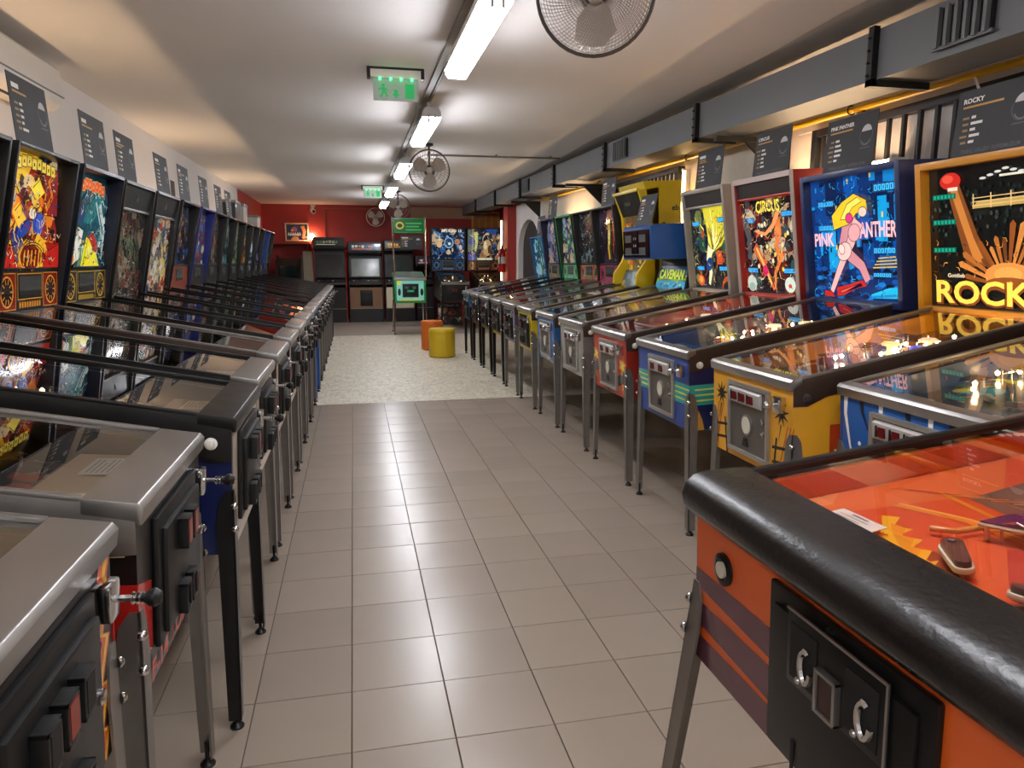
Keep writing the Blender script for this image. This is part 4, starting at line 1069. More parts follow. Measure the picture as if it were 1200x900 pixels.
# ------------------------------------------------------------------ cabinet front paintings (u from the middle, v up from the cabinet bottom)
def f_waves(w, h):
    P = []
    for x0, c in ((-.30,'#e8e6e0'),(-.12,'#e8e6e0'),(.10,'#e8e6e0')):
        P.append((c, stroke([(x0,h),(x0+.0,h*.8),(x0+.03,h*.5),(x0+.08,h*.22)], .022, .004)))
    for x0 in (-.22,.0,.18,.27): P.append(('#071a33', stroke([(x0,h),(x0+.01,h*.85),(x0+.05,h*.66)], .028, .003)))
    for x, y in ((-.22,.55),(-.08,.86),(.24,.8),(.28,.4),(-.25,.25)): P.append(('#e8e6e0', ell(x,y*h,.008)))
    P += [('#e8e6e0', ell(-.25,.05*h,.02,.045,.3)), ('#e8e6e0', ell(.25,.1*h,.03,.05,.4))]
    return P
def f_bursts(w, h):
    P = []
    for s in (-1, 1):
        for k in range(3): P.append(('#b04a12', stroke([(s*.27+.02*k-.05,.02),(s*.27+.02*k-.01+.02,.22)], .006)))
        P.append(('#0e0c0a', star(s*.235,.265,.055,9,.35,.2)))
        for k in range(2): P.append(('#0e0c0a', [(s*.235-.06,.05+.06*k),(s*.235+.06,.065+.06*k),(s*.235+.06,.077+.06*k),(s*.235-.06,.062+.06*k)]))
        P.append(('#0e0c0a', stroke([(s*.235-.05*s,.0),(s*.235-.03*s,.16)], .012)))
        P.append(('#0e0c0a', stroke([(s*.235,.22),(s*.235-.015,.15)], .006, .002)))
    return P
def f_band(w, h):
    P = [('#2f9a92', rect(-w/2,.13,w/2,.235))]
    for k in range(3): P.append(('#c9cf5a', rect(-w/2,.15+.028*k,w/2,.158+.028*k)))
    return P
def s_band(L, h):
    P = [('#2f9a92', rect(0,.13,.30,.235))]
    for k in range(3): P.append(('#c9cf5a', rect(.03,.15+.028*k,.26,.158+.028*k)))
    P.append(('#c08a2a', [(.02,.0),(.08,.0),(.07,.05),(.05,.10),(.02,.12)]))
    return P
def s_flag(L, h):
    return [('#b8401c', rect(.16,-.0,.40,.22)), ('#15100c', [(.2,0),(.22,.12),(.25,.06),(.28,.17),(.30,.05),(.33,.11),(.36,0)])]
def f_stars(w, h):
    P = [('#1a1210', [(-.05,0),(.30,.10),(.31,.20),(.15,.12),(-.1,.05)]), ('#1a1210', [(-.31,.30),(-.2,.12),(-.31,.1)])]
    for x, y, r in ((-.26,.22,.06),(.24,.20,.07),(-.27,.08,.035),(.26,.06,.045),(.12,.05,.03)):
        P += [('#e8a81f', star(x,y,r,6,.45,.3)), ('#f2d65a', star(x,y,r*.55,6,.45,.3))]
    return P
def f_scribble(cols, seed, n=26):
    def f(w, h):
        g = random.Random(seed); P = []
        for i in range(n):
            x, y = g.choice((-1,1))*g.uniform(.17,w/2-.02), g.uniform(.02,h-.02)
            P.append((g.choice(cols), stroke([(x,y),(x+g.uniform(-.02,.02),y+.03),(x+g.uniform(-.03,.03),y+.06)], .009, .002)))
        return P
    return f
def f_edge(col, band=.05):
    def f(w, h):
        return [(col, rect(-w/2,0,w/2,band)), (col, rect(-w/2,h-.02,w/2,h)), (col, rect(-w/2,0,-w/2+.03,h)), (col, rect(w/2-.03,0,w/2,h))]
    return f
def f_bolts(w, h):
    P = []
    for s in (-1, 1):
        x = s*.237
        zz = [(x+.035,h*.98),(x+.005,h*.83),(x+.03,h*.80),(x-.012,h*.62),(x+.022,h*.58),(x-.018,h*.40),(x+.016,h*.36),(x-.02,h*.18),(x+.012,h*.14),(x-.01,h*.02)]
        P += [('#d2571c', stroke(zz, .05, .03)), ('#e8b02a', stroke([(a+.006,b) for a,b in zz], .018, .010))]
    return P
def f_red(w, h):
    return [('#b3221c', [(w/2-.10,.08),(w/2,.05),(w/2,.24),(w/2-.08,.22)]), ('#b3221c', [(-w/2,.05),(-w/2+.09,.08),(-w/2+.09,.22),(-w/2,.25)])]
def s_red(L, h):
    return [('#b3221c', rect(.0,.07,.5,.25)), ('#d8c08a', rect(.02,.305,.5,.312)), ('#a32a24', rect(.02,.315,.5,.335))]
def f_stripes(w, h):
    P = []
    for (a, c) in ((.160,.200),(.080,.130),(.0,.055)):
        P.append(('#5d3440', [(-w/2,a),(-w/2+.28,a-.012),(w/2,a-.012),(w/2,c+.004),(-w/2+.28,c+.004),(-w/2,c)]))
    return [(c, [(x, max(0,y)) for x, y in q]) for c, q in P]

# ------------------------------------------------------------------ the orange table close to the camera
def pf_orange(root, p, hw, zt):
    sl = (zt(HY)-zt(0))/HY
    N = Vector((0,-sl,1)).normalized(); V = Vector((0,1,sl)).normalized(); U = Vector((1,0,0))
    pw = 2*(hw-.02)
    g = random.Random(66)
    def flame(x0, y0_, x1, y1_, amp, n, close):
        e = [(x0+(x1-x0)*k/n+g.uniform(-amp,amp)*.5, y0_+(y1_-y0_)*k/n+(amp if k % 2 else -amp*.4)) for k in range(n+1)]
        return e+close
    P = [('#d9542a', rect(-pw/2,0,pw/2,1.1)), ('#e2703c', [(-pw/2,.0),(-pw/2,.62),(-.30,.46),(-.37,.05),(-.40,0)]), ('#ea8f58', [(-pw/2,.02),(-pw/2,.20),(-.40,.15),(-.41,.02)]),
         ('#9a4028', flame(-.36,.10,-.08,.17,.012,9,[(-.02,.05),(-.04,0),(-.36,0)])), ('#7c3626', flame(-.30,.03,-.12,.09,.010,7,[(-.08,.03),(-.10,0),(-.30,0)])),
         ('#efb32a', flame(-.31,.20,-.02,.085,.022,13,[(.03,.02),(.01,0),(-.05,0),(-.09,.03),(-.13,.05),(-.17,.09),(-.22,.11),(-.27,.16)])),
         ('#e8961f', flame(-.27,.185,-.05,.09,.012,10,[(-.08,.07),(-.13,.09),(-.18,.125),(-.23,.15)])), ('#f6cf54', flame(-.20,.125,-.06,.06,.010,7,[(-.08,.045),(-.14,.085)])),
         ('#8e1f5c', [(-.07,0),(-.03,.022),(.02,.03),(.05,.0)]), ('#6a1a4c', [(.05,0),(.12,.03),(.30,.02),(.30,0)]),
         ('#e25f30', [(-.2,.25),(.0,.08),(.06,.22),(.0,.42)]), ('#c9402a', [(-.1,.26),(.02,.14),(.12,.3),(.0,.5)]), ('#ef8a3a', [(-.2,.25),(-.19,.24),(.01,.07),(.0,.09)]),
         ('#7a5a48', [(-.30,.38),(-.05,.36),(.02,.48),(-.12,.72),(-.33,.64)]), ('#8d6e56', [(-.26,.44),(-.1,.42),(-.08,.52),(-.2,.60)]), ('#e88a2a', stroke([(-.34,.25),(-.22,.30),(-.08,.31),(.04,.29),(.10,.33)], .022)), ('#f4ac58', stroke([(-.34,.257),(-.22,.307),(-.08,.317),(.04,.297)], .006)),
         ('#e8962a', stroke([(-.35,.36),(-.2,.345),(-.02,.335),(.1,.52)], .010)), ('#a82418', rect(-.04,.52,.30,.9)), ('#e06a2c', ell(.1,.72,.12,.14)), ('#f0c03a', ell(.1,.72,.06,.07)),
         ('#d8c9a8', stroke([(.04,.13),(.10,.115),(.18,.13)], .022)), ('#7a3a20', stroke([(.045,.13),(.10,.117),(.175,.13)], .012)), ('#e8b04a', stroke([(-.01,.05),(.08,.06),(.2,.05)], .02)), ('#d8c9a8', ell(.16,.05,.03,.022)), ('#b8301c', ell(.16,.05,.022,.015)),
         ('#d8c9a8', ell(-.05,.335,.030,.018)), ('#3a2a26', ell(-.05,.335,.024,.013)), ('#d8c9a8', ell(-.05,.335,.014,.007)), ('#5a2050', ell(.2,.47,.1,.05,.4))]
    for k in range(12): P.append((g.choice(['#f0a868','#b83c1c','#e8803c','#c9482a']), stroke([(-.42+.03*k, .30+.02*k),(-.38+.03*k,.33+.025*k)], .004)))
    y0 = .115
    ob('playfield', art(P, (0, y0, zt(y0)-.052), U, V, N, M_PF, 'playfield'), root)
    def lay(name, mb, m, u, v, rot=0, label=None):
        c = Vector((0, y0, zt(y0)-.050))+U*u+V*v
        return ob(name, mb.mesh(name, m, bevel=.0015), root, c, (math.atan(sl), 0, rot), label)
    pc = lay('instruction_card', MB().box(-.055,.055,-.032,.032,.012,.0135), mat('white_card', '#e6dfd2', .6), -.285, .105, R(4))
    pr = [('#6d6a66', rect(-.02,.02,.02,.024))]+[('#8b8884', rect(-.04,.010-.009*k,.03-.012*(k%2),.012-.009*k)) for k in range(4)]
    ob('card_print', art(pr, (0,0,.014), U, (0,1,0), (0,0,1), M_PRINT, 'card_print'), pc)
    for s, u in ((-1,-.062),(1,.062)):
        pts = [(.017*math.cos(t), .017*math.sin(t)) for t in [PI/2+PI*i/8 for i in range(9)]]+[(.075+.012*math.cos(t), .012*math.sin(t)) for t in [-PI/2+PI*i/8 for i in range(9)]]
        f = lay('flipper', MB().prism(pts, .008, .030, 'z'), mat('flipper_brown', '#5a4038', .3), u-.04*0+s*.05, .165, R(-32) if s < 0 else R(212))
        pt2 = [(.021*math.cos(t), .021*math.sin(t)) for t in [PI/2+PI*i/8 for i in range(9)]]+[(.075+.016*math.cos(t), .016*math.sin(t)) for t in [-PI/2+PI*i/8 for i in range(9)]]
        ob('rubber_band', MB().prism(pt2, .010, .020, 'z').mesh('rubber_band', mat('cream_rubber', '#d8cbb0', .6), bevel=.003), f)
        ob('screw', MB().lathe([(.006,.03),(.006,.033),(.003,.034)], n=10).mesh('screw', M_STEEL), f)
        g = lay('slingshot_plastic', MB().prism([(0,0),(.09*-s,.05),(.10*-s,.20),(.08*-s,.22),(0.0,.06)], .034, .037, 'z'), mat('purple_plastic', '#5b2450', .25), s*.145, .25)
        ob('plastic_rim', MB().tube([(0,0,.03),(.09*-s,.05,.03),(.10*-s,.20,.03),(.08*-s,.22,.03),(0,.06,.03)], .004, 6, closed=True).mesh('plastic_rim', mat('cream_rubber', '#d8cbb0', .6)), g)
        ob('plastic_post', MB().cyl((0.005*-s,.01,0),(0.005*-s,.01,.036),.005,n=8).cyl((.08*-s,.19,0),(.08*-s,.19,.036),.005,n=8).mesh('plastic_post', M_CHROME), g)
        lay('lane_guide', MB().tube([(0,0,.012),(.03*-s,.03,.012),(.04*-s,.12,.012),(.04*-s,.22,.012)], .006, 8), mat('guide_orange', '#d98a3a', .35), s*.20, .20)
    lay('wire_gate', MB().tube([(0,0,0),(0,0,.035),(.02,.01,.042),(.05,.015,.035),(.05,.015,0)], .003, 6), M_CHROME, -.12, .27)
    for u, v in ((-.05,.335),(.18,.28)):
        b = lay('roll_over_ring', MB().lathe([(.016,.0),(.016,.003),(.011,.004),(.009,.002)], n=18), mat('cream_rubber', '#d8cbb0', .6), u, v)
    for k, (u, v) in enumerate(((-.12,.66),(.12,.66),(0,.82))):
        lay('pop_bumper', MB().lathe([(.03,0),(.03,.008),(.018,.012),(.018,.032),(.042,.036),(.046,.043),(.03,.048),(.001,.05)], n=20), mat('bumper_cream', '#e6dcc4', .3), u, v)

# ------------------------------------------------------------------ unusual heads
def head_console(root, p):
    """blue monitor console hooding a low painted panel"""
    hw = .32
    bl = pmat('#1d4f94', .4)
    bx = ob('backbox', MB().prism([(1.16,1.09),(1.38,1.09),(1.38,1.62),(1.30,1.62),(1.22,1.32)], -hw, hw, 'x').mesh('backbox', pmat('#14161c', .45), bevel=.004), root)
    lower = [('#123a5c', rect(-.3,0,.3,.2)), ('#2f9fd0', rect(-.3,0,.3,.07)), ('#7fb23a', stroke([(-.3,.075),(-.1,.09),(.1,.075),(.3,.09)], .02))]
    Vv = Vector((0,.06,.23)).normalized()
    g = random.Random(4)
    for i in range(30): lower.append((g.choice(['#1d7fb5','#0f5a8a','#a8c83a','#3a2a20']), ell(g.uniform(-.29,.29), g.uniform(.01,.06 if i%2 else .19), .02, .008, g.random(), 8)))
    bg_ = ob('backglass', art(lower, (0,1.158,1.10), (1,0,0), Vv, (0,-Vv.z,Vv.y), M_LIT2, 'backglass'), bx)
    ob('lettering', textmesh('CAVEMAN', .5, .085, Vector((0,1.15,1.10))+Vv*.125, (1,0,0), Vv, (0,-1,0), mat('lettering_lime', '#b9d23a', .4, 0, .05, emit=.4), .04, arch=.1), bg_)
    hood = ob('console_hood', MB().prism([(.86,1.37),(1.22,1.36),(1.22,1.66),(.88,1.66),(.855,1.64)], -hw, hw, 'x').mesh('console_hood', bl, bevel=.008), root)
    ob('hood_edge', MB().box(-hw+.01,hw-.01,.853,.87,1.366,1.376).mesh('hood_edge', M_STEEL), hood)
    U, V, N = Vector((1,0,0)), Vector((0,0,1)), Vector((0,-1,0))
    scr = ob('screen_panel', MB().box(-hw+.03,hw-.03,.845,.857,1.39,1.62).mesh('screen_panel', mat('panel_black_gloss', '#0b0c0e', .15)), hood)
    for x, z in ((-.16,1.55),(.16,1.55),(-.16,1.44),(.16,1.44)):
        ob('score_display', cached('cavd', lambda: MB().box(-.07,.07,-.004,0,-.032,.032).mesh('score_display', mat('dull_display', '#4d5355', .3))), scr, (x,.845,z))
    ob('monitor', MB().box(-.055,.055,.840,.846,1.40,1.61).mesh('monitor', mat('monitor_dark', '#15181c', .1)), scr)
    ob('panel_print', art([('#9aa2a5', rect(-.03,.12,-.012,.14)), ('#9aa2a5', rect(.012,.12,.03,.14)), ('#9aa2a5', rect(-.03,.06,-.012,.08)), ('#9aa2a5', rect(.012,.06,.03,.08)), ('#5d6467', rect(-.24,-.01,.24,-.003))], (0,.8395,1.42), U, V, N, M_PRINT, 'panel_print'), scr)
def head_yellow(root0, p):
    root = ob('head', None, root0, (0, .08, 0))
    """tall yellow head with a black visor and curved cheeks"""
    hw = .33
    ye = pmat('#d8b80c', .35)
    bx = ob('backbox', MB().prism([(1.10,1.06),(1.40,1.06),(1.42,1.55),(1.42,2.08),(1.04,2.08),(1.12,1.80),(1.14,1.2)], -hw, hw, 'x').mesh('backbox', ye, bevel=.006), root)
    for s in (-1, 1):
        x0, x1 = sorted((s*hw, s*(hw-.045)))
        ob('cheek', MB().prism([(1.06,1.06),(1.2,1.06),(1.2,2.03),(.99,2.0),(1.06,1.78),(1.08,1.42),(1.05,1.34),(.96,1.22),(.95,1.12)], x0, x1, 'x').mesh('cheek', ye, bevel=.008), bx)
    vi = ob('visor', MB().prism([(.985,1.99),(1.10,2.0),(1.10,1.80),(1.07,1.78)], -hw+.045, hw-.045, 'x').mesh('visor', M_BLACK), bx)
    ob('visor_trim', MB().box(-hw,hw,.975,1.0,1.99,2.02).mesh('visor_trim', ye, bevel=.004), vi)
    ob('emblem_print', art([('#8d8a80', stroke([(-.07,0),(-.05,.03),(-.02,.0),(.0,.03),(.03,.0),(.07,.03)], .012))], (0,1.015,1.88), (1,0,0), Vector((0,-.4,1)).normalized(), Vector((0,-1,-.4)).normalized(), M_PRINT, 'emblem_print'), vi)
    V = Vector((0,-.03,.42)).normalized(); N = Vector((1,0,0)).cross(V)
    P = randart(p.seed, .56, .54, ['#c9a86a','#7a5a30','#e8d8a8','#3a5a6a','#b85a2a','#d8c040'], 50, '#6b5a3a', .25)
    ob('backglass', art(P, (0,1.118,1.24), (1,0,0), V, N, M_LIT2, 'backglass'), bx)
    ob('speaker_panel', MB().prism([(1.02,1.08),(1.13,1.08),(1.13,1.25),(1.09,1.25)], -hw+.045, hw-.045, 'x').mesh('speaker_panel', pmat('#3a3c3a', .4)), bx)
    g = random.Random(9)
    P = [('#4a6a7a', rect(-.27,0,.27,.16))]+[(g.choice(['#d8c040','#8a5a2a','#2a3a4a','#c9a86a','#7aa0b0']), rect(-.27+.09*k,.02+.07*(k%2),-.19+.09*k,.07+.07*(k%2))) for k in range(6)]
    Vs = Vector((0,.07,.17)).normalized()
    ob('panel_print', art(P, (0,1.019,1.082), (1,0,0), Vs, Vector((1,0,0)).cross(Vs), M_PRINT, 'panel_print'), bx)
    ob('lettering', textmesh('eb', .07, .055, (hw+.002,1.36,1.83), (0,1,0), (0,0,1), (1,0,0), pmat('#2a2410', .4), .02), bx)
    ob('side_print', art([('#c9482a', ell(1.22,1.62,.05,.07)), ('#3a6a2a', ell(1.24,1.66,.03,.04)), ('#e8b08a', ell(1.2,1.58,.03,.03))], (hw+.0012,0,0), (0,1,0), (0,0,1), (1,0,0), M_PRINT, 'side_print'), bx)

# ================================================================== THE ROWS
RL, RR = PI/2, -PI/2
GL = 'pinball machines in the row along the white wall'
GR = 'pinball machines in the row along the plaster wall'
left, right = [], []
def Lm(y, label, x=-.425, **kw):
    m = machine(label, x=x, y=y, rz=RL, group=GL, **kw); left.append((m, kw)); return m
def Rm(y, label, x=1.665, **kw):
    m = machine(label, x=x, y=y, rz=RR, group=GR, **kw); right.append((m, kw)); return m

# --- left row, from the camera towards the red wall
Lm(1.00, 'black pinball machine with orange lightning bolts on its front and steel lockdown bar', x=-.475, seed=101, guard='#b8281e', headw=.60, front='#2a241f', side='#1a1512', front_art=f_bolts, door='black3', legc='steel', rail='steel', w=.585,
   apron='#2b2927', pfbg='#2a2624', pf=['#3a3230','#8a2a1c','#1d1b1a','#5a5450','#2a3a4a'])
Lm(1.675, 'pinball machine with red panels and red lettering low on its black front', x=-.46, seed=102, headw=.62, front='#1c1917', side='#15110f', front_art=f_red, side_art=s_red, door='black2', legc='steel', rail='steel',
   apron='#b9a083', pfbg='#2c3238', dz=(.615,.895), front_text=[('F-14 TOMCAT', .02, .580, .46, .045, '#c8452e')], lip=.07,
   pf=['#8a6a3a','#2a4a6a','#b8452a','#c8b89a','#1d1b1a'])
Lm(2.415, 'pinball machine with deep blue sides, black lockdown bar and black legs', x=-.405, seed=103, headw=.62, front='#b8ab98', side='#0d1d4d', bar='black', rail='black', lip=.10, legc='black', door='black3', dz=(.62,.90),
   apron='#7d756b', btn='#e8e4da')
Lm(3.11, 'pinball machine with thin black rails and pale front standing next to the blue-sided one', seed=104, front='#c9b6a0', side='#2a2320', door='black3', apron='#c9a878', head='#100f0f', lip=.03, dz=(.62,.90), rail='black')
Lm(3.87, 'pinball machine whose backglass glows red, yellow and blue above a red score panel', seed=105, front='#c0b09a', side='#171311', door='black2', apron='#77706a', dz=(.62,.90), glow=1,
   design=collage(105, ['#8c1f16','#d8791f','#12100f','#22306e','#c9b28a','#5a1a12','#e0b62c'], '#17100d', 90, ('#d8c03a','#5a3a12'), (.85,.94), x_adventure), lip=.10)
Lm(4.62, 'pinball machine with navy inner backbox and teal backglass under an orange title', seed=106, front='#c9b8a4', side='#141a30', head='#10182e', edge='#121110', door='black2', apron='#d8a8a0', dz=(.62,.90), glow=1,
   design=collage(106, ['#0f4a58','#1d6f74','#123a4a','#7fa0a0','#0d2a33','#c9d8d4'], '#0c3038', 80, ('#d8471f','#f0a03a'), (.80,.90), x_cool), dmda=['#3a2a1c','#c9a23a','#2a1d17'], lip=.02, rail='black')
Lm(5.40, 'pinball machine with dim brown backglass below a plain black top panel', seed=107, door='black2', front='#a89a8a', apron='#b8302a', top=.15, dmd=0, logo=1, rb=.03, rt=.06, edge='#35312e', lean=.15, lip=.02, rail='black',
   design=collage(107, ['#4a3a30','#6b5648','#2a2a2a','#8a7a68','#3a4a3a','#7a3a2a','#1d1a18'], '#2c2622', 150))
Lm(6.16, 'pinball machine with pale many-coloured backglass below a plain black top panel', seed=108, door='black2', front='#8d8378', apron='#a8382c', top=.15, dmd=0, logo=1, rb=.03, rt=.06, edge='#35312e', lean=.15, glow=2, lip=.02, rail='black',
   design=collage(108, ['#c9b89a','#b8452a','#4a6a7a','#e0c87a','#7a5a3a','#d8d0c0','#2a3a5a'], '#5a4a3a', 150))
far = [
 (6.93, 'pinball machine with dark blue city backglass and red score panel', dict(pal=['#1d2f5e','#0d1428','#b87a2a','#38609a','#0a0a10'], bg='#101a38', dmdc='#8a3a22', front='#6a625a')),
 (7.70, 'pinball machine with bright blue backbox side and bright blue legs', dict(pal=['#4a6a9a','#a8582a','#c9c0b0','#2a3a5a','#7a3020'], bg='#3a4450', head='#13267e', legc='#1763b8', front='#1763b8', side='#1a4a8a')),
 (8.45, 'pinball machine with grey ghostly backglass beside the bright blue backbox', dict(pal=['#5a5a58','#2a2a2a','#8a7a68','#b8452a','#1d1a18'], bg='#262422', front='#7a7066')),
 (9.20, 'pinball machine with teal figure on its backbox side', dict(pal=['#2a4a4a','#1d2a2a','#6a7a6a','#101414','#3a7a7a'], bg='#141c1c', side='#16302e', front='#6a625a')),
 (9.92, 'pinball machine with green and cream backglass in the far half of the row', dict(pal=['#3a5a3a','#c9c09a','#1d2a1d','#7a8a5a','#101410'], bg='#1a2a1c', front='#4d2a6a', legc='steel')),
 (10.65, 'pinball machine with yellow moon print on its black backbox side', dict(pal=['#c9a23a','#2a2218','#6a5a2a','#101010','#8a3a22'], bg='#1c1710', front='#7a7066')),
 (11.38, 'pinball machine with light blue flame print on its black backbox side', dict(pal=['#2a7aa8','#0d2a3a','#8ab0c0','#101418','#c9d8e0'], bg='#102430', front='#6a625a')),
 (12.10, 'pinball machine with dim violet backglass two places before the last of the row', dict(pal=['#4a2a6a','#1d1230','#7a5a9a','#101014','#b8a0c9'], bg='#1a1228', front='#3a2a6a')),
 (12.82, 'pinball machine with blue backbox side, last but one of the row by the white wall', dict(pal=['#2a4a8a','#101a38','#8aa0c9','#0a0d18'], bg='#101a38', head='#173a80', front='#4a4a55')),
 (13.52, 'pinball machine with navy cabinet, last of the row by the white wall', dict(pal=['#6a5a4a','#2a2a2a','#8a7a68','#101010'], bg='#1c1a18', side='#141a48', front='#141a48', legc='#141a48')),
]
for k, (y, lab, kw) in enumerate(far):
    Lm(y, lab, seed=110+k, near=0, door='black2', apron=['#b8a08a','#a83a2c','#4a6a9a','#8a7f75'][k % 4], lip=.012, rail='black', **kw)

# --- right row
R0 = Rm(.835, 'orange pinball machine with purple stripes and a thick worn black padded front rail', x=.705, w=.935, splay=.075, seed=200, ZF=.932, Z0=.575, ZR=1.03, tilt=2.0, front='#d05a1e', side='#d05a1e', bar='pad', rail='black', lip=.02,
   door='wide', dz=(.585,.880), legc='steel', front_art=f_stripes, custom_pf=pf_orange, headw=.86, head='#2a1a14', dmd=0, rb=.04, rt=.04, hb=1.03)
right_common = dict(dmd=0, rb=.05, rt=.05, lean=.09, th=.034, bard=.035, door='steel', glow=1, lit=1, rail='brown', lip=.075)
Rm(1.96, 'pinball machine with blue front painted with white and black swooshes', x=1.785, w=.66, seed=201, front='#12549a', side='#0f3f7a', front_art=f_waves, headw=.50, head='#15326a', pfbg='#0d3a5c',
   pf=['#1f8fc4','#0a2a44','#2aa0c8','#4a7a3a','#7a5a3a','#0d1a26','#c9c23a'], apron='#143a66', **right_common)
Rm(2.70, 'yellow pinball machine with black starbursts, its yellow-framed backglass black with gold lettering', x=1.655, w=.62, seed=202, front='#d69a26', side='#d69a26', front_art=f_bursts, side_art=s_flag, headw=.78, head='#c8881c', ht=1.80,
   design=d_boxing, texts=[('ROCKY', .0, .115, .88, .17, '#e8c44a', 0), ('Gottlieb', -.27, .235, .14, .03, '#c9b89a', 0)], shade=1, pfbg='#6a4a22', pf=['#c98a3a','#8a2a1c','#e8c88a','#3a2a1c','#d8552a','#2a3a7a'],
   caps=['#f0d890','#d8c0a0','#2a3ad0'], apron='#6a4a22', btn='#3a3430', **right_common)
Rm(3.615, 'navy blue pinball machine with teal band and yellow stripes under a blue night-city backglass', w=.66, seed=203, front='#25458c', side='#141f4d', front_art=f_band, side_art=s_band, headw=.82, head='#1a2856', ht=1.84,
   design=d_night, texts=[('PINK', -.34, .50, .24, .11, '#e8aeb0', .1), ('PANTHER', .245, .56, .42, .12, '#e8aeb0', .25)], scores=[(-.30,.80,.20,.055),(-.30,.60,.20,.055),(.33,.40,.24,.055),(.36,.88,.26,.07),(.30,.21,.2,.04)], near=2,
   pfbg='#123a5a', pf=['#1f6fa8','#c9a23a','#0d2440','#c9483a','#d8d0b8','#2a8a9a'], caps=['#f2ead0','#f0e0b0','#f2ead0'], apron='#1c4a7a', **right_common)
Rm(4.455, 'red pinball machine with yellow stars under a red-framed crowded backglass', w=.62, seed=204, front='#b83a20', side='#8f2418', front_art=f_stars, headw=.74, head='#9a2a20', edge='#b8a8a0', ht=1.90, top=.10, topc='#2a2624', topt='#b03a2c',
   design=d_ring, texts=[('CIRCUS', .0, .90, .42, .12, '#e8d84a', .25)], scores=[(-.36,.77,.2,.06),(.34,.81,.2,.06),(-.34,.24,.2,.06),(.33,.24,.22,.06)], near=2,
   pfbg='#6a2a1c', pf=['#c9482a','#e8b83a','#2a3a5a','#d8c8a8','#8a2418','#e88a8a'], apron='#6a3a24', **right_common)
Rm(5.30, 'silver grey pinball machine with leafy line drawing under a grey-framed yellow backglass', w=.60, seed=205, front='#a9a69c', side='#6a625a', front_art=f_scribble(['#6d6a60','#8a877c','#d0cdc2'], 4), headw=.69, head='#8d877c', headin='#4a463f', ht=1.90, top=.10, topc='#2c2a27', topt='#a8a296',
   design=d_burst, scores=[(-.32,.80,.2,.06),(.36,.82,.2,.06),(-.28,.25,.2,.06),(.32,.25,.22,.06)], near=2, pfbg='#2a3a3a', pf=['#2a8a9a','#c94a3a','#c9b25a','#1d2a2a','#d8d0c0'], apron='#5a564e', legc='steel', **right_common)
Rm(6.07, 'blue pinball machine topped by a blue monitor console over a lime lettered panel', w=.56, seed=206, front='#3f74b4', side='#28507f', front_art=f_edge('#2f62a4', .03), head_fn=head_console, near=2, pfbg='#3a4a4a', pf=['#3a8a8a','#c9a86a','#2a3a3a','#d8d0c0'], apron='#4a5a5a', **right_common)
right_far = dict(rail='brown', glow=2, lip=.08, lean=.10)
Rm(6.86, 'yellow pinball machine with tall yellow head and black visor', w=.56, seed=207, front='#d8c21a', side='#c9ac14', front_art=f_scribble(['#5a7a1a','#3a3a12','#8aa02a'], 7, 40), door='black2', head_fn=head_yellow, dmd=0, near=1, pf=['#8a8a4a','#c9c09a','#3a3a2a','#d8a0a0','#5a5a3a'], pfbg='#5a5a3a', apron='#8a8468', lit=0, **right_far)
Rm(7.60, 'pinball machine with lilac front and a black head showing one yellow figure', seed=208, front='#8d86a0', side='#4a4458', door='black2', dmdc='#7a2440', dmda=['#8a1f3c','#a8506a','#2a1420'], pal=['#221a2a','#141018','#4a2a3a','#18141c'], bg='#18131c', ht=1.92, headw=.70,
   design=collage(208, ['#221a2a','#141018','#3a2438','#18141c','#2a2a3a'], '#18131c', 60, None, (0,0), lambda w, h: [('#c9a83a', stroke([(-.02*w,.8*h),(.02*w,.55*h),(-.04*w,.3*h),(.02*w,.1*h)], .09, .05)), ('#e8d87a', ell(.0,.5*h,.04,.09)), ('#b8452a', stroke([(.2*w,.7*h),(.22*w,.4*h),(.18*w,.2*h)], .05, .02))]), legc='steel', **right_far)
Rm(8.32, 'pinball machine with grey front, yellow lower edge and a red score panel under dark glass', seed=209, front='#6a665c', side='#1a1715', front_art=lambda w, h: [('#d8b82a', rect(-w/2,0,w/2,.06))], door='black2', dmdc='#6a1a20', dmda=['#a01f24','#a89060','#3a1418'], pal=['#1d2024','#2a3036','#6a7a7a','#101214'], bg='#16191c', ht=1.92, legc='black', **right_far)
Rm(9.08, 'pinball machine with bright green backbox trim and black legs', seed=210, front='#5a5248', side='#14110f', door='black2', edge='#1f9a4a', head='#0f2a1a', dmdc='#1a5a34', dmda=['#1f8a44','#8ac0a0','#12301e'], pal=['#2a5aa0','#8ab0d0','#1d2a4a','#4a8a5a','#c9b08a'], bg='#1a2a44', ht=1.92, legc='black', lip=.10, rail='black', glow=2, lean=.10)
Rm(9.85, 'pinball machine with violet-blue backbox edges and a pale standing figure on its glass', seed=211, front='#4a4440', side='#121018', door='black2', edge='#2a2a6a', head='#14122c', dmdc='#4a4638', dmda=['#3a3a5a','#b0a070','#1a1a2a'], pal=['#4a5a8a','#c9a88a','#20284a','#8a90a8'], bg='#232a48', ht=1.92, legc='black', rail='black', lip=.10, glow=2, lean=.10)
Rm(10.62, 'low-headed pinball machine with teal blue sides beside the white arch', seed=212, front='#1d6aa0', side='#1a62a8', door='black2', head='#145a8a', headin='#0f4a6a', dmd=0, rb=.03, rt=.05, pal=['#1f8aa8','#c9d8d8','#0f4a6a','#2a6a5a','#8ac0c8'], bg='#12506a', ht=1.70, legc='black', near=0, **right_far)

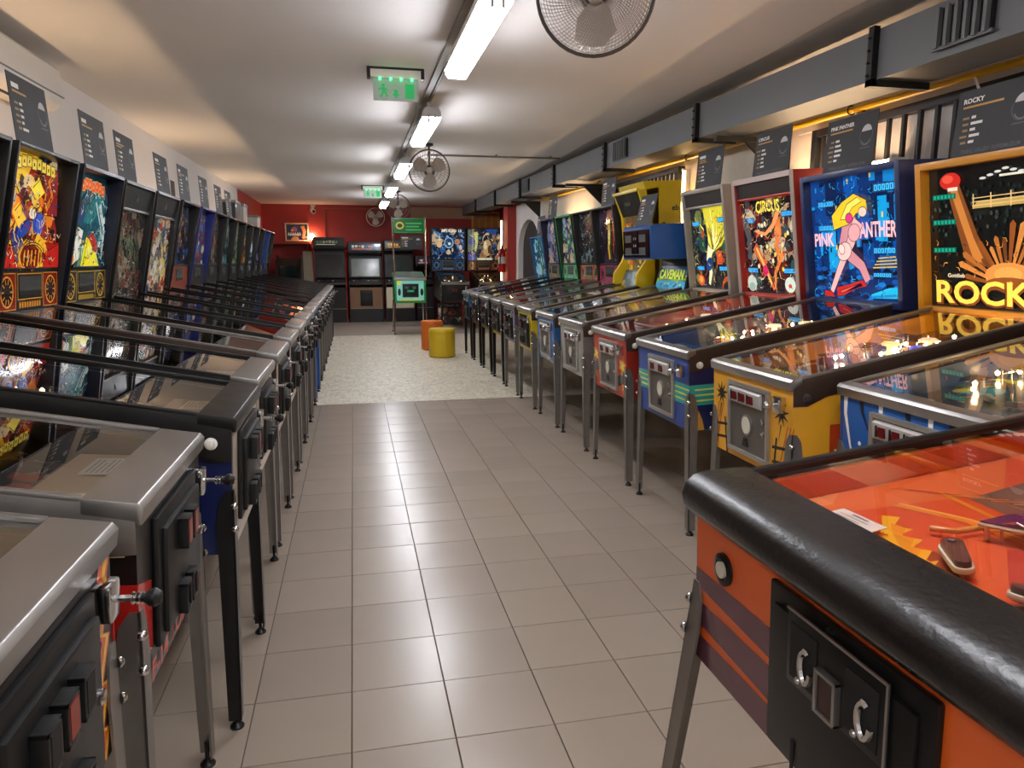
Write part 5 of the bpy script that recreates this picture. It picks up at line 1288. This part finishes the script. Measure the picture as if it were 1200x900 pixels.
# ------------------------------------------------------------------ information cards on the heads
M_CARD = mat('black_card', '#2c2d2f', .6, 0, .15, 8)
def card_print(title_, cw, ch, seed):
    g = random.Random(seed)
    P = []
    if not title_: P.append(('#e2dfd8', rect(-cw*.42, ch*.30, -cw*.42+cw*g.uniform(.16,.3), ch*.37)))
    P.append(('#b8893a', rect(-cw*.42, ch*.235, -cw*.42+cw*g.uniform(.2,.55), ch*.265)))
    if g.random() < .6: P.append(('#b8893a', rect(-cw*.42, ch*.185, -cw*.42+cw*g.uniform(.15,.3), ch*.21)))
    for k in range(5):
        y = ch*(.07-.09*k)
        P.append(('#8f7038', rect(-cw*.38-cw*.06*g.random(), y, -cw*.32, y+ch*.035)))
        P.append(('#d8d5ce', rect(-cw*.29, y, -cw*.29+cw*g.uniform(.05,.15), y+ch*.04)))
    cx, cy = cw*.32, ch*.14
    P.append(('#b9b9b8', arcpts(cx, cy, .040*cw/.42, 8, 172, 12)))
    P.append(('#5d5e60', stroke(arcpts(cx, cy-.03, .035, 200, 340, 8), .006)))
    P.append(('#4a4b4d', stroke(arcpts(cx, cy-.02, .05, 150, 390, 12), .004)))
    P.append(('#4a4b4d', rect(cx-.04, cy-.085, cx+.04, cy-.08)))
    return P
def info_card(pos, rz, label, title_=None, seed=1, lean=8, cw=.42, ch=.297, foot=False):
    t = thing('info_card', label, 'information card', pos, (R(-lean), 0, rz), 'black information cards on the tables')
    ob('card', cached(('cardm', cw, ch), lambda: MB().box(-cw/2,cw/2,-.0015,.0015,0,ch).mesh('card', M_CARD)), t)
    ob('card_print', cached(('cardp', seed, cw), lambda: art(card_print(title_, cw, ch, seed), (0,-.0016,ch/2), (1,0,0), (0,0,1), (0,-1,0), M_PRINT, 'card_print')), t)['kind'] = 'stuff'
    if title_:
        tw = min(.2, .022*len(title_))
        ob('lettering', textmesh(title_, tw, .022, (-cw*.42+tw/2, -.0025, ch*.84), (1,0,0), (0,0,1), (0,-1,0), pmat('#e6e3dc', .5), .03), t)
        ob('lettering', textmesh('PINBALL GALLERY  FLIPPERMUZEUM', cw*.72, .018, (0, -.0025, ch*.09), (1,0,0), (0,0,1), (0,-1,0), pmat('#4a4b4d', .5), .02), t)
def on_head(m, kw, dx, seed, label, title_=None, back=.0, **k2):
    ht = kw.get('ht', 1.85); lean = kw.get('lean', .17)
    y = HY-lean*(ht-kw.get('hb', 1.09))+.05+back
    info_card(wp(m, (dx, y, ht+.0015)), m.rotation_euler[2], label, title_, seed, **k2)
left_cards = {4: 'the red and yellow backglass', 5: 'the navy backbox with orange title', 6: 'the dim brown backglass', 7: 'the pale many-coloured backglass', 8: 'the dark blue city backglass', 9: 'the bright blue backbox', 10: 'the grey ghostly backglass', 11: 'the backbox with teal figure'}
for i, lab in left_cards.items():
    m, kw = left[i]
    on_head(m, kw, [-.05,.02,-.12,.06,-.05,.05,.1,0][i-4], 300+i, 'black information card standing on top of ' + lab, lean=[3,2,2,3,2,2,2,2][i-4], cw=.40)
for i, title_, lab in ((2, 'ROCKY', 'the yellow-framed black backglass'), (3, 'PINK PANTHER', 'the blue night-city backglass'), (4, 'CIRCUS', 'the red-framed crowded backglass'), (5, None, 'the grey-framed yellow backglass'),
                       (8, None, 'the black head with one yellow figure'), (11, None, 'the head with violet-blue edges'), (12, None, 'the low teal blue head')):
    m, kw = right[i]
    on_head(m, kw, {2: -.05, 3: -.09, 4: -.02, 5: -.04}.get(i, 0), 320+i, 'black information card standing on top of ' + lab, title_, back=.03, lean=4)
info_card(wp(right[6][0], (-.02, .93, 1.662)), right[6][0].rotation_euler[2], 'black information card standing on the blue monitor console', None, 340, lean=12, cw=.36, ch=.27)

# ================================================================== THE FAR END
GB = 'pinball machines against the red end'
d_space = collage(401, ['#1a3a66','#0d1a2e','#8aa8c8','#4a6a8a','#c9b08a','#101a2a','#22508a'], '#101d33', 70, None, (0,0),
    lambda w, h: [('#7fa8c8', ell(.02*w,.55*h,.15*w,.18*h,0,18)), ('#1d3f66', ell(.02*w,.55*h,.11*w,.14*h,0,18)), ('#c9d8d0', ell(.04*w,.52*h,.05*w,.05*h)), ('#c9a878', ell(-.27*w,.5*h,.09*w,.11*h)), ('#e0d8c8', stroke([(-.27*w,.6*h),(-.26*w,.85*h)], .03, .01)), ('#a8785a', ell(.28*w,.58*h,.09*w,.10*h)), ('#c9b0a0', ell(.38*w,.4*h,.05*w,.09*h))])
machine('space pinball machine with white lettering on a dark blue glass by the red end', x=2.06, y=15.0, rz=0, seed=401, w=.58, headw=.76, ht=2.06, hb=1.12, lean=.10, dmd=.23, design=d_space, glow=1, texts=[('APOLLO 13', .1, .93, .62, .085, '#d8d4c8', 0)], dmdc='#142a4a', dmda=['#142a4a','#6a90b0','#0d1a2e'],
        head='#101216', front='#141414', side='#101010', legc='black', near=1, rail='black', pf=['#3a4a4a','#8a9a90','#1d2a2a','#c9c9b0'], apron='#2a2c2c', group=GB)
machine('pinball machine with brown and blue figures on its glass beside the red pier', x=2.86, y=15.0, rz=0, seed=402, w=.58, headw=.78, ht=2.06, hb=1.12, lean=.10, dmd=.20, glow=1,
        design=collage(402, ['#2a4a8a','#1d2a3a','#c9b08a','#8a6a4a','#3a6a6a','#101a2a'], '#1a2433', 80, None, (0,0), lambda w, h: [('#b89868', ell(.1*w,.42*h,.14*w,.26*h)), ('#d8c8a0', ell(.04*w,.5*h,.06*w,.14*h)), ('#4a3a2a', ell(.18*w,.36*h,.06*w,.14*h)), ('#b8c07a', stroke([(-.25*w,.9*h),(-.22*w,.6*h),(-.26*w,.3*h)], .09, .04)), ('#1f4a9a', rect(-.48*w,.02*h,-.25*w,.22*h)), ('#c9c8a8', rect(-.2*w,.03*h,.25*w,.10*h))]),
        dmdc='#2a221e', dmda=['#3a2a22','#b87a4a','#1d1714'], head='#141110', front='#1a1614', side='#15110f', legc='black', rail='black', apron='#2a2420', group=GB)

def arcade(label, x, y, w, h, side, edge, marquee, lower, screen, seed, cp='#2a2624', kick='#0f0e0d', door=True):
    t = thing('arcade_cabinet', label, 'arcade cabinet', (x, y, 0), group='upright arcade cabinets along the red end wall')
    hw = w/2
    prof = [(0,0),(.72,0),(.72,h),(.06,h),(.03,h-.22),(.22,h-.30),(.24,.98),(-.06,.90),(-.06,.80),(.0,.74)]
    for s in (-1, 1):
        x0, x1 = sorted((s*hw, s*(hw-.022)))
        sp = ob('side_panel', MB().prism(prof, x0, x1, 'x').mesh('side_panel', pmat(side, .45)), t)
        ob('edge_moulding', MB().tube([(s*(hw-.011), a-.004, b) for a, b in (prof[3:] + [prof[0]])], .013, 6).mesh('edge_moulding', pmat(edge, .4)), sp)
    i = hw-.022
    ob('carcass', MB().box(-i,i,.68,.72,0,h).box(-i,i,.06,.7,h-.03,h).box(-i,i,.03,.2,h-.24,h-.22).mesh('carcass', pmat('#151312', .5)), t)
    mq = ob('marquee', MB().prism([(.045,h-.03),(.09,h-.03),(.09,h-.20),(.022,h-.20)], -i, i, 'x').mesh('marquee', M_BLACK), t)
    V = Vector((0,.02,.15)).normalized(); N = Vector((1,0,0)).cross(V)
    g = random.Random(seed)
    P = [(marquee[0], rect(-i+.02,0,i-.02,.14))]+[(g.choice(marquee[1:]), rect(-i*.8+k*i*.2, .05+.02*g.random(), -i*.8+k*i*.2+i*.15, .10+.02*g.random())) for k in range(7)]+[(marquee[1], rect(-i*.8,.02,i*.4,.035))]
    ob('marquee_print', art(P, (0,.021,h-.188), (1,0,0), V, N, M_LIT2, 'marquee_print'), mq)
    scr = ob('monitor', MB().prism([(.25,1.02),(.30,1.02),(.34,h-.32),(.29,h-.32)], -i, i, 'x').mesh('monitor', M_BLACK), t)
    Vs = Vector((0,.04,h-1.34)).normalized(); Ns = Vector((1,0,0)).cross(Vs)
    ob('screen', art([(screen[0], rect(-i+.05,.03,i-.05,h-1.40))]+[(screen[1], rect(-i+.05,.03,i-.05,.14))], (0,.249,1.02), (1,0,0), Vs, Ns, mat('screen_glass_%d' % seed, screen[0], .12, 0, .2, coat=.6) if True else None, 'screen'), scr)
    c = ob('control_panel', MB().prism([(-.06,.86),(-.06,.91),(.25,1.0),(.25,.90)], -i, i, 'x').mesh('control_panel', pmat(cp, .4), bevel=.004), t)
    for q in range(6):
        xx = -i*.75+q*i*.3
        ob('button', cached(('abtn', q % 3), lambda: MB().lathe([(.016,0),(.016,.006),(.011,.010),(.001,.010)], n=10).mesh('button', pmat(['#d8d0c0','#c23a24','#2a5ab0'][q % 3], .3))), c, (xx, .08, .951), (R(16),0,0))
    ob('joystick', MB().cyl((0,0,0),(0,-.02,.07),.006,n=8).lathe([(.001,.06),(.016,.075),(.016,.085),(.001,.098)], (0,-.02,0), n=10).mesh('joystick', M_BLACKM), c, (-i*.4, .14, .965))
    ob('front_panel', MB().box(-i,i,.0,.02,.32,.80).mesh('front_panel', pmat(lower, .45)), t)
    ob('kick_panel', MB().box(-i,i,.01,.03,.0,.31).mesh('kick_panel', pmat(kick, .5)), t)
    ob('panel_trim', MB().box(-i,i,-.006,.02,.31,.325).mesh('panel_trim', M_STEELD), t)
    if door:
        cd = ob('coin_door', MB().box(-.14,.14,-.012,.0,.38,.74).mesh('coin_door', mat('door_black', '#181818'), bevel=.006), t)
        for s in (-1, 1):
            ob('coin_slot', cached('acs', lambda: MB().box(-.03,.03,-.01,0,-.04,.04).mesh('coin_slot', M_BLACKM, bevel=.003)), cd, (s*.05, -.012, .66))
    return t
arcade('black arcade cabinet with red edge moulding, beside the glowing wall lamp', -.515, 17.05, .73, 1.93, '#151210', '#a02a24', ['#2a2a24','#c9c4a8','#8a8a70','#4a6a5a'], '#14100f', ['#17181a','#2a2a2a'], 501, door=False)
arcade('arcade cabinet with wood-brown lower front and grey screen', .28, 17.05, .78, 1.83, '#171514', '#1d1b1a', ['#26384a','#d8795a','#3a6ab0','#c9c9c0'], '#7d5a3a', ['#7d8582','#6a706c'], 502)
arcade('arcade cabinet with cream lower front and orange title strip', 1.05, 17.05, .68, 1.88, '#171514', '#2a2420', ['#4a4038','#e0a030','#f0c860','#2a3a8a'], '#d8ccae', ['#2a3434','#3a4a3a'], 503, door=False)
arcade('narrow dark arcade cabinet between the cream-fronted cabinet and the space pinball machine', 1.64, 17.15, .40, 1.52, '#121010', '#2a1a24', ['#3a1f3a','#d8c8b0','#5a2a4a','#7a3a5a'], '#171311', ['#14181a','#1d2426'], 504, door=False)

# green stand-up game with sign on chrome posts
t = thing('pinball_game', 'small green table game on chrome legs with a green sign on tall posts', 'arcade game', (1.06, 14.05, 0))
gr, hw = pmat('#1f8a48', .4), .30
ob('cabinet', MB().prism([(0,.60),(.70,.68),(.70,1.18),(0,1.06)], -hw, hw, 'x').mesh('cabinet', gr, bevel=.006), t)
fa = [('#7fc8b8', rect(-.26,.04,.26,.42)), ('#123024', rect(-.15,.10,.16,.36)), ('#0d1412', rect(-.13,.12,.14,.34)), ('#2a9a6a', rect(-.06,.20,.07,.24)), ('#3a4a46', rect(-.1,.26,-.03,.31)), ('#3a4a46', rect(.04,.26,.11,.31)), ('#d8d02a', ell(-.21,.38,.04,.04)), ('#12301e', ell(-.21,.2,.03,.07)), ('#12301e', ell(.22,.2,.03,.07))]
ob('front_art', art(fa, (0,-.001,.61), (1,0,0), (0,0,1), (0,-1,0), M_LIT2, 'front_art'), t)
fa = [('#d8c83a', rect(-.2+.06*k,.015,-.155+.06*k,.045)) for k in range(7)]
ob('title_blocks', art(fa, (0,-.002,.63), (1,0,0), (0,0,1), (0,-1,0), M_LIT2, 'title_blocks'), t)
ob('top_glass', MB().prism([(.02,1.065),(.69,1.185),(.69,1.19),(.02,1.07)], -hw+.02, hw-.02, 'x').mesh('top_glass', mat('grey_glass_top', '#5a6a62', .1)), t)
ob('top_trim', MB().prism([(-.012,1.04),(-.012,1.075),(.05,1.085),(.05,1.06)], -hw-.01, hw+.01, 'x').mesh('top_trim', M_STEEL), t)
for s in (-1, 1):
    ob('sign_post', MB().cyl((s*(hw-.0),.02,1.05),(s*(hw+.01),.02,2.22),.017,n=10).mesh('sign_post', M_CHROME), t)
    for yy in (.02, .66):
        lg = ob('leg', MB().cyl((s*(hw-.01),yy,.64),(s*(hw+.012),yy+(.02 if yy > .1 else -.02),.02),.016,n=10).mesh('leg', M_CHROME), t)
        ob('foot', cached('gfoot', lambda: MB().lathe([(.022,0),(.022,.01),(.014,.022)], n=12).mesh('foot', M_BLACKM)), lg, (s*(hw+.012), yy+(.02 if yy > .1 else -.02), 0))
ob('stretcher', MB().box(-hw,hw,.64,.68,.10,.13).mesh('stretcher', M_STEELD), t)
sg = ob('sign', MB().box(-hw+.01,hw-.01,.005,.035,1.92,2.20).mesh('sign', gr, bevel=.004), t)
g = random.Random(12)
fa = [('#125a2c', rect(-.28,.02,.28,.26)), ('#b8b83a', ell(-.17,.14,.08,.07)), ('#2a3a1a', ell(-.17,.14,.05,.04))]+[('#3aa85a', rect(-.06,.05+.06*k,.24-.05*(k%2),.075+.06*k)) for k in range(3)]
ob('sign_print', art(fa, (0,.0045,1.92), (1,0,0), (0,0,1), (0,-1,0), M_LIT2, 'sign_print'), sg)
info_card((1.10, 14.1, 1.62), 0, 'black information card hung below the green sign on chrome posts', None, 350, 0, .42, .26)
for xx in (-.15, .15): pass

# board leaning under the space table
t = thing('poster_board', 'colourful board with white title standing on the floor under the space pinball machine', 'poster', (2.06, 15.95, 0.003), (R(-6), 0, 0))
ob('board', MB().box(-.27,.27,0,.012,0,.48).mesh('board', M_BLACK), t)
ob('board_print', art(randart(77, .50, .36, ['#b8522a','#2a3a5a','#c9b89a','#141414','#8a2a1c','#d8c8a0'], 40, '#1d1a18', .3), (0,-.001,.02), (1,0,0), (0,0,1), (0,-1,0), M_PRINT, 'board_print'), t)
ob('lettering', textmesh('APOLLO 13', .40, .05, (0,-.006,.43), (1,0,0), (0,0,1), (0,-1,0), pmat('#e6e3dc', .5), .03), t)

# stools
def stool(x, y, r, h, col, label, seed):
    b = MB().lathe([(r*.93,0),(r*.99,.01),(r,.03),(r*.985,h*.5),(r,h-.05),(r*.985,h-.015),(r*.93,h),(r*.5,h+.006),(.001,h+.008)], n=36)
    o = ob('stool', None, None, (x, y, 0), (0, 0, seed)); tag(o, label, 'stool', 'drum stools on the stone floor')
    ob('drum', b.mesh('drum', mat('vinyl_'+col.strip('#'), col, .45, 0, .2, 6, .15, bscale=30)), o)
    for z in (.028, h-.045):
        ob('piping', MB().tube([((r+.002)*math.cos(2*PI*i/36), (r+.002)*math.sin(2*PI*i/36), z) for i in range(36)], .005, 5, closed=True).mesh('piping', mat('vinyl_'+col.strip('#'), col)), o)
    ob('seam', MB().box(-.004,.004,-r-.004,-r+.01,.03,h-.045).mesh('seam', mat('vinyl_'+col.strip('#'), col)), o)
stool(1.25, 10.62, .195, .42, '#c9a81a', 'yellow vinyl drum stool on the stone floor', .2)
stool(1.20, 11.55, .175, .46, '#cf6a1c', 'orange vinyl drum stool just behind the yellow one', .7)

# fire extinguisher on the pier
t = thing('fire_extinguisher', 'red fire extinguisher with white label hanging on the red pier', 'fire extinguisher', (2.87, 14.1, 1.18))
ob('cylinder', MB().lathe([(.062,0),(.072,.015),(.074,.05),(.074,.36),(.062,.42),(.03,.455),(.022,.47)], n=20).mesh('cylinder', pmat('#b81c18', .25)), t)
ob('valve', MB().cyl((0,0,.465),(0,0,.51),.018,n=10).box(-.012,.012,-.07,.03,.50,.515).prism([(-.08,.53),(.03,.52),(.03,.535),(-.08,.545)], -.01, .01, 'x').mesh('valve', M_BLACK), t)
ob('hose', MB().tube([(0,-.02,.49),(-.02,-.08,.47),(-.05,-.09,.36),(-.06,-.085,.22),(-.055,-.082,.12)], .010, 8).mesh('hose', M_RUBBER), t)
ob('label_print', MB().lathe([(.0748,.17),(.0748,.30)], n=20).mesh('label_print', mat('extinguisher_label', '#d8d2c4', .5)), t)
ob('bracket', MB().box(.05,.08,-.02,.02,.40,.46).mesh('bracket', M_BLACKM), t)

# framed poster, shelf, lamp and camera on the end wall
t = thing('framed_poster', 'framed dark blue poster with white lettering on the red end wall', 'poster', (-1.26, 17.98, 1.86))
fr = MB()
for a in ((-.27,.27,0,.03),(-.27,.27,.39,.42),(-.27,-.24,.03,.39),(.24,.27,.03,.39)): fr.box(a[0],a[1],-.02,.018,a[2],a[3])
ob('frame', fr.mesh('frame', mat('pale_wood', '#d8b48a', .5), bevel=.003), t)
fa = [('#1a2444', rect(-.24,.03,.24,.39))]+randart(91, .44, .34, ['#c98a4a','#2a3a6a','#8a4a6a','#101830'], 20, '#1a2444', .3)
fa = [(c, [(x, min(max(y,.03),.39)) for x, y in q]) for c, q in fa]+[('#e6e3dc', stroke([(-.2+.05*k,.13),(-.185+.05*k,.2),(-.165+.05*k,.13)], .02)) for k in range(6)]+[('#c9784a', stroke([(.13,.35),(.17,.22),(.14,.06)], .09, .05))]
ob('picture', art(fa, (0,-.004,0), (1,0,0), (0,0,1), (0,-1,0), M_GLOSS, 'picture'), t)
o = ob('wall_shelf', MB().box(-1.98,-.95,17.6,17.99,1.78,1.81).box(-1.9,-1.87,17.7,17.99,1.62,1.78).box(-1.05,-1.02,17.7,17.99,1.62,1.78).mesh('wall_shelf', mat('shelf_wood', '#6b3a22', .5), bevel=.004))
tag(o, 'brown wooden shelf under the framed poster on the red end wall', 'shelf')
t = thing('wall_lamp', 'glowing bare bulb lamp on the red end wall beside the framed poster', 'lamp', (-.92, 17.9, 1.93))
ob('bulb', MB().lathe([(.012,-.05),(.02,-.03),(.045,.02),(.05,.05),(.035,.085),(.001,.10)], n=14).mesh('bulb', mat('warm_bulb', '#ffd0a0', .4, 0, 0, emit=90)), t)
ob('socket', MB().cyl((0,0,-.10),(0,0,-.05),.018,n=10).box(-.02,.02,0,.1,-.12,-.10).mesh('socket', M_BLACK), t)
t = thing('security_camera', 'white bullet security camera under the ceiling at the red end wall', 'camera', (-.87, 17.9, 2.56))
ob('mount', MB().box(-.05,.05,-.04,.05,.08,.15).cyl((0,0,.09),(0,-.01,.03),.02,n=10).mesh('mount', M_WHITE, bevel=.004), t)
cb_ = ob('camera_body', MB().lathe([(.045,-.08),(.055,-.07),(.055,.06),(.045,.07)], axis=(.3,-1,-.35), n=18).mesh('camera_body', M_WHITE), t)
ob('lens', MB().lathe([(.036,.069),(.036,.074),(.02,.076)], axis=(.3,-1,-.35), n=16).mesh('lens', M_BLACK), cb_)
# seat-style game cabinet in the corner
t = thing('driving_cabinet', 'black sit-down game cabinet with curved back below the wooden shelf', 'arcade cabinet', (-1.40, 16.9, 0))
pr_ = [(0,0),(.9,0),(.9,1.2)]+[(.9-.45+.45*math.cos(R(a)), 1.2+.32*math.sin(R(a))) for a in range(15,180,15)]+[(.0,1.15),(-.1,.6)]
for s in (-1, 1):
    x0, x1 = sorted((s*.28, s*.255)); ob('side_panel', MB().prism(pr_, x0, x1, 'x').mesh('side_panel', pmat('#121010', .4)), t)
ob('carcass', MB().prism([(.03,.02),(.87,.02),(.87,1.2),(.6,1.45),(.35,1.46),(.06,1.15),(-.05,.6)], -.255, .255, 'x').mesh('carcass', pmat('#1a1716', .5)), t)
ob('screen', MB().box(-.2,.2,-.02,.03,1.05,1.3).mesh('screen', mat('seat_screen', '#14211f', .1)), t)
o = ob('display_panel', MB().prism([(0,0),(.02,0),(.16,1.62),(.14,1.62)], -.11, .11, 'x').mesh('display_panel', mat('beige_panel', '#8d806c', .6)), None, (-1.0, 17.2, 0.003))
tag(o, 'plain beige panel leaning between the sit-down cabinet and the red-edged arcade cabinet', 'panel')

# air conditioner over the left row
t = thing('air_conditioner', 'white split air conditioner mounted high on the white wall', 'air conditioner', (XL, 4.85, 2.36))
ob('casing', MB().prism([(.0,.0),(.15,.0),(.21,.04),(.225,.12),(.215,.25),(.19,.28),(.0,.28)], -.55, .62, 'y').mesh('casing', mat('ac_white', '#d6d3ce', .35, 0, .04), bevel=.008), t)
ob('louvre', MB().prism([(.145,-.012),(.218,.032),(.222,.040),(.15,.0)], -.48, .55, 'y').mesh('louvre', mat('ac_white', '#d6d3ce')), t)
ob('outlet', MB().prism([(.09,-.002),(.15,-.002),(.205,.037),(.18,.04)], -.5, .57, 'y').mesh('outlet', M_DARKIN), t)
ob('seam_line', MB().box(.219,.2265,-.55,.62,.085,.092).mesh('seam_line', mat('ac_shadow_gap', '#8f9294', .5)), t)
# things stored on the far heads of the left row
def stored(i, dx, w, d, h, col, label):
    m, kw = left[i]
    p_ = wp(m, (dx, 1.2, 1.85))
    t = thing('storage_box', label, 'box', (p_.x, p_.y, p_.z+.002), (R(3), 0, RL), 'boxes stored on the backboxes')
    ob('box_body', MB().box(-w/2,w/2,-d/2,d/2,0,h).mesh('box_body', pmat(col, .5), bevel=.006), t)
    ob('lid', MB().box(-w/2-.006,w/2+.006,-d/2-.006,d/2+.006,h-.03,h+.004).mesh('lid', pmat('#8a8680', .4), bevel=.004), t)
stored(12, .05, .40, .22, .24, '#3a3835', 'dark grey lidded box on the backbox beside the pale box')
stored(13, 0, .34, .22, .25, '#b5afa6', 'pale lidded box on the backbox beside the dark grey box')
stored(15, .0, .36, .22, .18, '#c2bdb4', 'low pale lidded box on a backbox near the red wall')
for i, lab in ((12, ''),):
    pass
# second notice taped to the white wall
for k, (y, z, h, lab) in enumerate(((6.6, 2.26, .16, 'small white paper taped to the white wall above the backboxes'), (9.35, 2.22, .21, 'small dark notice pinned to the white wall above the backboxes'))):
    o = ob('wall_notice', MB().box(XL,XL+.002,y-.1,y+.1,z-h/2,z+h/2).mesh('wall_notice', mat('notice_%d' % k, ['#c9c5bf','#4a3f36'][k], .7, 0, .3, 20)))
    tag(o, lab, 'notice')
